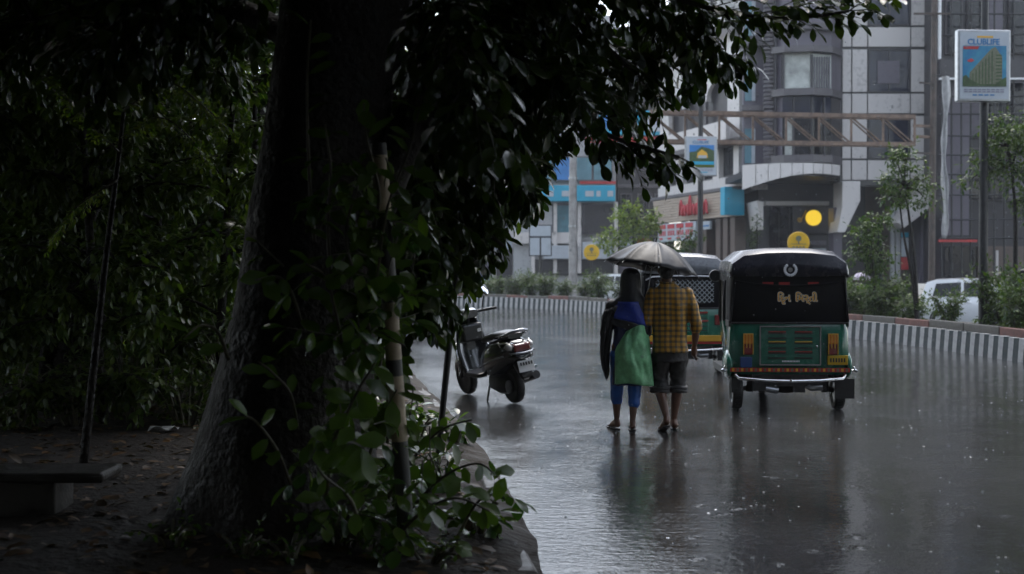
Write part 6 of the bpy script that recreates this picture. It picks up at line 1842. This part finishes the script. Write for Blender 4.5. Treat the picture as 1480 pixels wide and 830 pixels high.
# dark thicket on the left
random.seed(33)
def thicket_tree(name, label, px, Y, h, rx, n, m, group, size=.10, low=.0, tr=.05, tmpl=LEAF_MID):
    b = P(px, 600, Y); z = verge_height(b.x, Y) - .03
    t = thing(name, label, 'tree', (b.x, Y, z), group=group)
    f = Foliage()
    mb = MB(); lean = V((random.uniform(-.3, .3), random.uniform(-.2, .2), 0))
    main = catmull([V((0, 0, 0)), V((0, 0, h * .35)) + lean * .5, V((0, 0, h * .8)) + lean], .2)
    mb.tube(main, [tr * (1 - .7 * i / len(main)) + .008 for i in range(len(main))], 8)
    mb.build('trunk', 'bark', t, smooth=180)
    br = MB()
    for k in range(22):
        u = random.uniform(low, 1.0); p0 = main[min(len(main) - 1, int(u * (len(main) - 1)))]
        a = random.uniform(0, 2 * math.pi); L = rx * random.uniform(.5, 1.05) * (1.0 - .3 * abs(u - .5))
        tip = p0 + V((L * math.cos(a), L * math.sin(a) * .8, random.uniform(-.15, .5) * L))
        pts = catmull([p0, p0.lerp(tip, .5) + V((0, 0, .12 * L)), tip], .12)
        br.tube(pts, [.02 * (1 - .8 * i / len(pts)) + .003 for i in range(len(pts))], 5)
        for j in range(n // 22):
            q = pts[int(len(pts) * random.uniform(.25, .999))]
            f.spray(q, rnd_unit() + V((0, 0, -.3)), random.uniform(.12, .40), size, None, .5, size * .5, tw=False)
    br.build('limbs', 'bark', t, smooth=180)
    o = link('foliage', leaves_mesh('foliage', f.p, f.d, f.n, f.s, tmpl), m, t); o['kind'] = 'stuff'
    return t
_first = []
for px, Y, h, rx, n in ((-40, 12.5, 4.6, 1.5, 480), (60, 13.6, 4.8, 1.5, 480), (150, 12.2, 4.2, 1.35, 440), (235, 14.2, 5.0, 1.5, 480), (310, 13.2, 4.4, 1.2, 420), (370, 15.0, 5, 1.5, 420), (-130, 14, 5, 1.6, 400), (470, 16, 5, 1.5, 380)):
    _first.append(thicket_tree('thicket_tree', 'small dark tree in the thicket behind the big trunk', px, Y, h, rx, int(n * 1.9), 'leaf_hedge', 'thicket trees', .10, .10))
for k, (px, Y) in enumerate(((-80, 15.5), (0, 16), (85, 17), (170, 16.2), (250, 17.5), (320, 18), (400, 19), (480, 21), (-20, 20), (110, 21), (210, 22), (330, 23), (430, 25), (540, 27), (50, 25), (-150, 18))):
    o = copy_tree(_first[k % len(_first)]); b_ = P(px, 600, Y); o.location = (b_.x, Y, verge_height(b_.x, Y) - .03); o.rotation_euler = (0, 0, random.uniform(0, 6.28)); q_ = random.uniform(1.15, 1.6); o.scale = (q_, q_, q_)
for px, Y in ((20, 11.6), (110, 12.0), (190, 12.6), (270, 12.0), (330, 12.6), (-60, 12), (240, 15.5), (90, 15.5), (400, 14)):
    b = P(px, 600, Y)
    low_shrub('thicket_shrub', 'dense dark shrub on the soil under the thicket trees', (b.x, Y, verge_height(b.x, Y) - .02), (.75, .6, 1.1 if Y > 12 else .7), 90, .075, 'leaf_hedge', group='thicket shrubs', tmpl=LEAF_MID, stems=12)
# bright feathery branch reaching out of the thicket
random.seed(3)
fb = P(120, 600, 9.6)
ft = thing('feathery_sapling', 'slender sapling with a drooping bright feathery leaf branch beside the dark trunk', 'tree', (fb.x, 9.6, verge_height(fb.x, 9.6) - .02))
o0 = V(ft.location)
stem = catmull([o0, P(150, 400, 9.6), P(170, 240, 9.6), P(180, 150, 9.5)], .1)
MB().tube(stem, [.035 * (1 - .6 * i / len(stem)) for i in range(len(stem))], 8).build('trunk', 'bark', ft, off=o0, smooth=180)
f = Foliage()
for path in ([(178, 160, 9.5), (240, 120, 9.2), (290, 150, 9.0), (332, 190, 8.9)], [(175, 200, 9.5), (230, 170, 9.3), (275, 200, 9.2), (300, 240, 9.1)], [(172, 220, 9.5), (120, 170, 9.4), (80, 120, 9.3), (60, 110, 9.2)], [(170, 260, 9.5), (110, 300, 9.3), (70, 350, 9.2)]):
    pts = catmull([P(*q) for q in path], .035)
    MB().tube(pts, [.007 * (1 - .8 * i / len(pts)) + .0015 for i in range(len(pts))], 5).build('limb', 'twig', ft, off=o0, smooth=180)
    for i in range(3, len(pts) - 1):
        t = (pts[i + 1] - pts[i - 1]).normalized()
        for s in (-1, 1):
            x = t.cross(V((0, 0, 1))).normalized() * s
            f.spray(pts[i], x + t * .7 + V((0, 0, -.25)), random.uniform(.08, .17), .045, None, .3, .022, .0015)
f.build(ft, 'leaf_bright', tmpl=LEAF_MID, off=o0)

# grass lit beyond the thicket, leaf litter under the tree
gf = Foliage(); random.seed(9)
for k in range(16000):
    y = random.uniform(15.5, 24); x = random.uniform(-9, -2.2) * y / 15
    if project(V((x, y, .2)))[0] > 560: continue
    gf.leaf((x, y, verge_height(x, y) - .01), (random.uniform(-.4, .4), random.uniform(-.4, .4), 1), rnd_unit(), random.uniform(.10, .26)) if k % 1 == 0 else None
tag(link('grass', leaves_mesh('grass', gf.p, gf.d, gf.n, np.array(gf.s), (LEAF_LOW[0] * np.array([.22, 1, 1]), LEAF_LOW[1])), 'grass'), 'rough green grass growing beyond the thicket', 'grass', kind='stuff')
lf = Foliage()
for k in range(3800):
    y = random.uniform(5.0, 15) ; x = random.uniform(-5.2, .35) * (.55 + y / 14)
    if x > np.interp(y, [0, 6.9, 11.3, 17.5], [.2, -.05, -.45, -1.3]): continue
    lf.leaf((x, y, verge_height(x, y) + random.uniform(.004, .02)), (random.gauss(0, 1), random.gauss(0, 1), random.uniform(-.1, .25)), V((0, 0, 1)) + rnd_unit() * .3, random.uniform(.05, .13))
tag(link('leaf_litter', leaves_mesh('leaf_litter', lf.p, lf.d, lf.n, lf.s, LEAF_MID), 'leaf_litter'), 'fallen leaves and twigs littering the dark soil', 'leaf litter', kind='stuff')

# ------------------------------------------------------------------ median planting
random.seed(17)
def med_pos(i, off): 
    t, nn = nrm(med, i); return med[i] + nn * off
shrub_protos = []
for k in range(5):
    s = low_shrub('median_shrub', 'leafy shrub clipped low in the median bed behind the striped kerb', (0, 0, 0), (.66, .58, .85 + .10 * k), 330, .095, 'leaf_median', 'shrubs in the median bed', LEAF_LOW, 12)
    shrub_protos.append(s)
used = set(); cnt = 0
def put_shrub(x, y, sc, z=.30, k=None):
    global cnt
    k = random.randrange(5) if k is None else k
    if k not in used: o = shrub_protos[k]; used.add(k)
    else: o = copy_tree(shrub_protos[k])
    o.location = (x, y, z); o.rotation_euler = (0, 0, random.uniform(0, 6.28)); o.scale = (sc[0], sc[0], sc[1])
    return o
def at_px(px, Yguess, off):
    """point of the median bed seen in pixel column px, off metres behind the kerb"""
    best = min(range(len(med)), key=lambda i: abs(project(med_pos(i, off))[0] - px) + (0 if abs(med[i].y - Yguess) < 14 else 1e4))
    return med_pos(best, off)
for px, Yg, off, a, b in ((1470, 23, 1.2, 1.0, 1.15), (1440, 24, 1.4, 1.05, 1.35), (1482, 23, 1.8, 1.1, 1.5), (1370, 27, 1.3, .75, 1.05), (1318, 29, 1.3, .95, .75), (1290, 30, 1.5, 1.0, .95), (1268, 31, 1.2, .9, .8), (1240, 32, 1.4, 1.0, .95), (1222, 33, 1.2, 1.0, 1.0), (1255, 32, 1.8, 1.1, 1.1), (1200, 34, 1.3, 1.0, 1.0), (1150, 36, 1.3, 1.1, 1.0), (1080, 38, 1.3, 1.0, 1.0), (1030, 41, 1.4, 1.1, 1.0), (985, 43, 1.3, 1.1, 1.1), (945, 44, 1.3, 1.2, 1.2), (905, 46, 1.3, 1.2, .9), (870, 48, 1.3, 1.2, 1.0), (850, 50, 1.4, 1.1, .8), (815, 51, 1.4, 1.0, .8), (790, 52, 1.5, 1.2, .9), (768, 53, 1.3, 1.2, 1.0), (745, 54, 1.5, 1.2, .95), (722, 55, 1.3, 1.1, .9), (700, 56, 1.4, 1.2, 1.1), (672, 57, 1.4, 1.2, 1.0), (640, 58, 1.4, 1.2, 1.0), (600, 60, 1.4, 1.2, 1.1), (560, 62, 1.4, 1.2, 1.0)):
    p = at_px(px, Yg, off); put_shrub(p.x, p.y, (a, b))
def median_tree(px, Yg, off, path, blobs, label, r0=.05, n=900, size=.11, base=None, m='leaf_median'):
    """blobs: (px, py, rx_px, ry_px) crown lobes"""
    p = base if base else at_px(px, Yg, off); Y = p.y
    t = thing('median_tree', label, 'tree', (p.x, p.y, .30 if not base else base.z))
    o0 = V(t.location)
    mb = MB()
    for pts, r_ in path:
        cp = catmull([o0 if i == 0 else P(x, y, Y) for i, (x, y) in enumerate(pts)], .15); mb.tube(cp, [r_ * (1 - .7 * i / len(cp)) + .006 for i in range(len(cp))], 7)
    mb.build('trunk', 'bark', t, off=o0, smooth=180)
    f = Foliage(); br = MB()
    top = P(*path[0][0][-1], Y)
    for bx, by, rx, ry in blobs:
        c = P(bx, by, Y); s = Y / F_PX
        pts = catmull([top, top.lerp(c, .6) + V((0, 0, .1)), c], .12) if (c - top).length > .1 else [top, c + V((0, 0, .02))]
        br.tube(pts, [.02 * (1 - .7 * i / len(pts)) + .004 for i in range(len(pts))], 5)
        for k in range(int(n * rx * ry / 300)):
            v = rnd_unit() * random.uniform(.3, 1.08) ** .6
            q = c + V((v.x * rx * s, v.y * rx * s, v.z * ry * s))
            f.spray(q, rnd_unit() + V((0, 0, -.2)), random.uniform(.1, .28), size, None, .4, size * .55, tw=False)
            if k % 4 == 0: br.tube([c, q], [.007, .003], 4, cap=False)
    br.build('limbs', 'bark', t, off=o0, smooth=180)
    o = link('crown', leaves_mesh('crown', np.array(f.p) - np.array(o0), f.d, f.n, f.s, LEAF_LOW), m, t); o['kind'] = 'stuff'
random.seed(41)
median_tree(1325, 29, 1.2, [([(0, 0), (1322, 380), (1312, 300), (1308, 270)], .05), ([(0, 0), (1318, 400), (1306, 340), (1300, 290)], .04)], [(1308, 230, 20, 22), (1285, 260, 18, 16), (1332, 262, 18, 18), (1300, 285, 24, 14), (1290, 225, 10, 8), (1338, 290, 12, 10)], 'slender median tree with thin twin stems and a sparse crown', n=55)
median_tree(1262, 31, 1.3, [([(0, 0), (1263, 400), (1258, 360)], .05)], [(1250, 335, 22, 22), (1272, 322, 16, 16), (1240, 362, 18, 16), (1272, 370, 20, 20), (1258, 395, 18, 14)], 'bushy dark median tree behind the black hooded rickshaw', n=60)
median_tree(1465, 26, 1.9, [([(0, 0), (1468, 330), (1462, 240)], .06)], [(1455, 210, 36, 30), (1485, 190, 30, 30), (1425, 235, 26, 18), (1475, 250, 34, 26), (1440, 180, 22, 16), (1490, 290, 26, 24), (1400, 262, 14, 10)], 'loose leafy tree behind the clublife lamp post', n=42)
median_tree(905, 52, 1.4, [([(0, 0), (915, 360), (915, 320)], .07)], [(905, 315, 22, 20), (930, 335, 22, 22), (890, 345, 24, 20), (945, 318, 16, 18), (915, 300, 14, 12), (870, 350, 12, 10)], 'bright green tree before the dark building and red beam', n=75, size=.20, base=V((P(912, 387, 62).x, 62, -.24)), m='leaf_bright')
median_tree(990, 52, 1.4, [([(0, 0), (990, 365), (992, 345)], .06)], [(985, 352, 18, 14), (1005, 340, 12, 14), (972, 365, 12, 10)], 'small green tree before the red and white shop sign', n=60, size=.17, base=V((P(992, 387, 56).x, 56, -.24)), m='leaf_median')
median_tree(1095, 52, 1.4, [([(0, 0), (1095, 350), (1094, 330)], .06)], [(1094, 320, 9, 16), (1090, 345, 10, 14)], 'narrow dark plant beside the cyan end panel of the shop', n=80, base=V((P(1094, 387, 57).x, 57, -.06)), m='leaf_median')
for px, Y, lab in ((640, 74, 'far roadside tree beside the pale building shops'), (560, 70, 'round crowned far tree along the curving road'), (480, 66, 'far tree beside the thicket along the curving road')):
    median_tree(px, Y, 0, [([(0, 0), (px, 350), (px + 4, 300)], .14)], [(px, 270, 40, 34), (px - 30, 300, 30, 26), (px + 30, 296, 30, 28), (px + 5, 320, 36, 20)], lab, n=18, size=.24, base=V((P(px, 387, Y).x, Y, -.24)), m='leaf_median')

# ------------------------------------------------------------------ posts and things on the verge
g = V((P(590, 600, 7.0).x, 7.0, 0)); zz = verge_height(g.x, g.y)
st = thing('striped_post', 'black and cream banded post half hidden by leaves beside the big tree', 'post', (g.x, g.y, zz - .05))
a, b = V((0, 0, 0)), P(548, 225, g.y) - V(st.location)
bands = [('letter_black', 0, .10), ('letter_black', .10, .30), ('cream_paint', .30, .46), ('letter_black', .46, .50), ('cream_paint', .50, .64), ('letter_black', .64, .86), ('cream_paint', .86, 1.0), ('letter_black', 1.0, 1.03)]
mat('post_black', (0.018, .018, .018), .5, var=.3); mat('post_cream', (.34, .27, .19), .5, var=.35, scale=10)
for m, u, v in bands: MB().tube([a.lerp(b, u), a.lerp(b, v)], .044, 14).build('band', 'post_black' if 'black' in m else 'post_cream', st, smooth=40)
g = V((P(628, 600, 9.2).x, 9.2, 0)); zz = verge_height(g.x, g.y)
sp2 = thing('leaning_pole', 'thin black iron pole leaning over the verge before the scooter', 'pole', (g.x, g.y, zz - .06))
bb = P(688, 110, g.y) - V(sp2.location)
MB().tube([(0, 0, 0), bb * .5, bb, bb * 1.25], [.022, .026, .028, .028], 10).build('shaft', 'steel_dark', sp2, smooth=60)
MB().lathe([(.026, 0), (.036, .01), (.036, .05), (.026, .06)], bb * .56, 'z', 12).build('joint', 'steel_dark', sp2)
# dark stone slab seat on the left
g = G(90, 760, .05)
sl = thing('stone_seat', 'dark stone slab seat low on the soil beside the big trunk', 'seat', (g.x, g.y, verge_height(g.x, g.y) - .03))
MB().cbox((-.35, .1, .25), (1.25, .42, .06)).build('slab', 'kerb_stone', sl, bevel=.02)
MB().cbox((-.45, .12, .11), (.85, .34, .22)).build('plinth', 'kerb_stone', sl, bevel=.015)
g = G(235, 630, .1); 
pp = thing('paper_scrap', 'pale crumpled paper scrap lying on the dark soil', 'litter', (g.x, g.y, verge_height(g.x, g.y)))
MB().grid(lambda u, v: ((u - .5) * .22 + .02 * v, (v - .5) * .16, .02 + .05 * abs(math.sin(u * 4 + v * 3)) * (1 - v * .4)), 6, 5).build('sheet', 'plastic_sheet', pp, thick=.004)
g = G(345, 596, .1)
tw = thing('fallen_branch', 'pale fallen branch on the soil behind the big trunk', 'branch', (g.x, g.y, verge_height(g.x, g.y)))
MB().tube([(-.25, 0, .1), (-.05, .02, .13), (.15, 0, .05), (.3, .05, .015)], [.012, .016, .014, .008], 6).tube([(-.05, .02, .13), (-.12, .06, .3)], [.01, .004], 5).build('stem', 'bark_light', tw, smooth=180)
# ------------------------------------------------------------------ rain in the air and splashes on the road
random.seed(77)
rd = MB()
for k in range(800):
    y = random.uniform(3.2, 19) ; px = random.uniform(560, 1500); py = random.uniform(0, 800)
    p = P(px, py, y)
    if p.z < .05: continue
    r_ = random.uniform(.0018, .0042)
    rd.ell(p, (r_, r_, r_ * random.uniform(1.0, 1.6)), 6, 4)
tag(rd.build('raindrops', 'splash', smooth=180), 'raindrops falling over the street', 'rain', kind='stuff')
sp = MB()
for k in range(480):
    y = 4.6 + 17 * random.random() ** 1.5; x0 = np.interp(y, [0, 6.9, 11.3, 17.5, 28], [.6, .35, .0, -.9, -2.6])
    x = random.uniform(x0, 8)
    if project(V((x, y, 0)))[0] > 1520: continue
    R0 = random.uniform(.004, .010); h = random.uniform(.002, .009)
    n = 9
    prof = [(R0 * 1.25, .0015), (R0, h * .5), (R0 * 1.12, h), (R0 * .9, h * .5), (R0 * .8, .0015)]
    sp.lathe(prof, (x, y, 0.0), 'z', n)
    if random.random() < .15:
        sp.ell((x, y, h + random.uniform(.01, .05)), (.0025, .0025, .004), 6, 4)
    for q in range(random.randrange(4)):
        a = random.uniform(0, 6.28); d = R0 * random.uniform(1.3, 3)
        sp.ell((x + d * math.cos(a), y + d * math.sin(a), random.uniform(.004, .04)), (.0016, .0016, .002), 5, 3)
tag(sp.build('rain_splashes', 'splash', smooth=180), 'small crowns of rain splashing on the wet road', 'splashes', kind='stuff')

# ------------------------------------------------------------------ rain haze
hm = bpy.data.materials.new('haze'); hm.use_nodes = True
hn = hm.node_tree.nodes; hn.clear()
ho = hn.new('ShaderNodeOutputMaterial'); hv = hn.new('ShaderNodeVolumePrincipled')
hv.inputs['Color'].default_value = (0.86, 0.92, 1.0, 1)
hv.inputs['Density'].default_value = 0.00055
hv.inputs['Anisotropy'].default_value = 0.3
hm.node_tree.links.new(hv.outputs[0], ho.inputs['Volume'])
hz = MB().box(-270, 270, -130, 430, -2.4, 31.5).build('haze', None)
hz.data.materials.append(hm)
tag(hz, 'thin rain haze over the whole street', 'haze', kind='stuff')
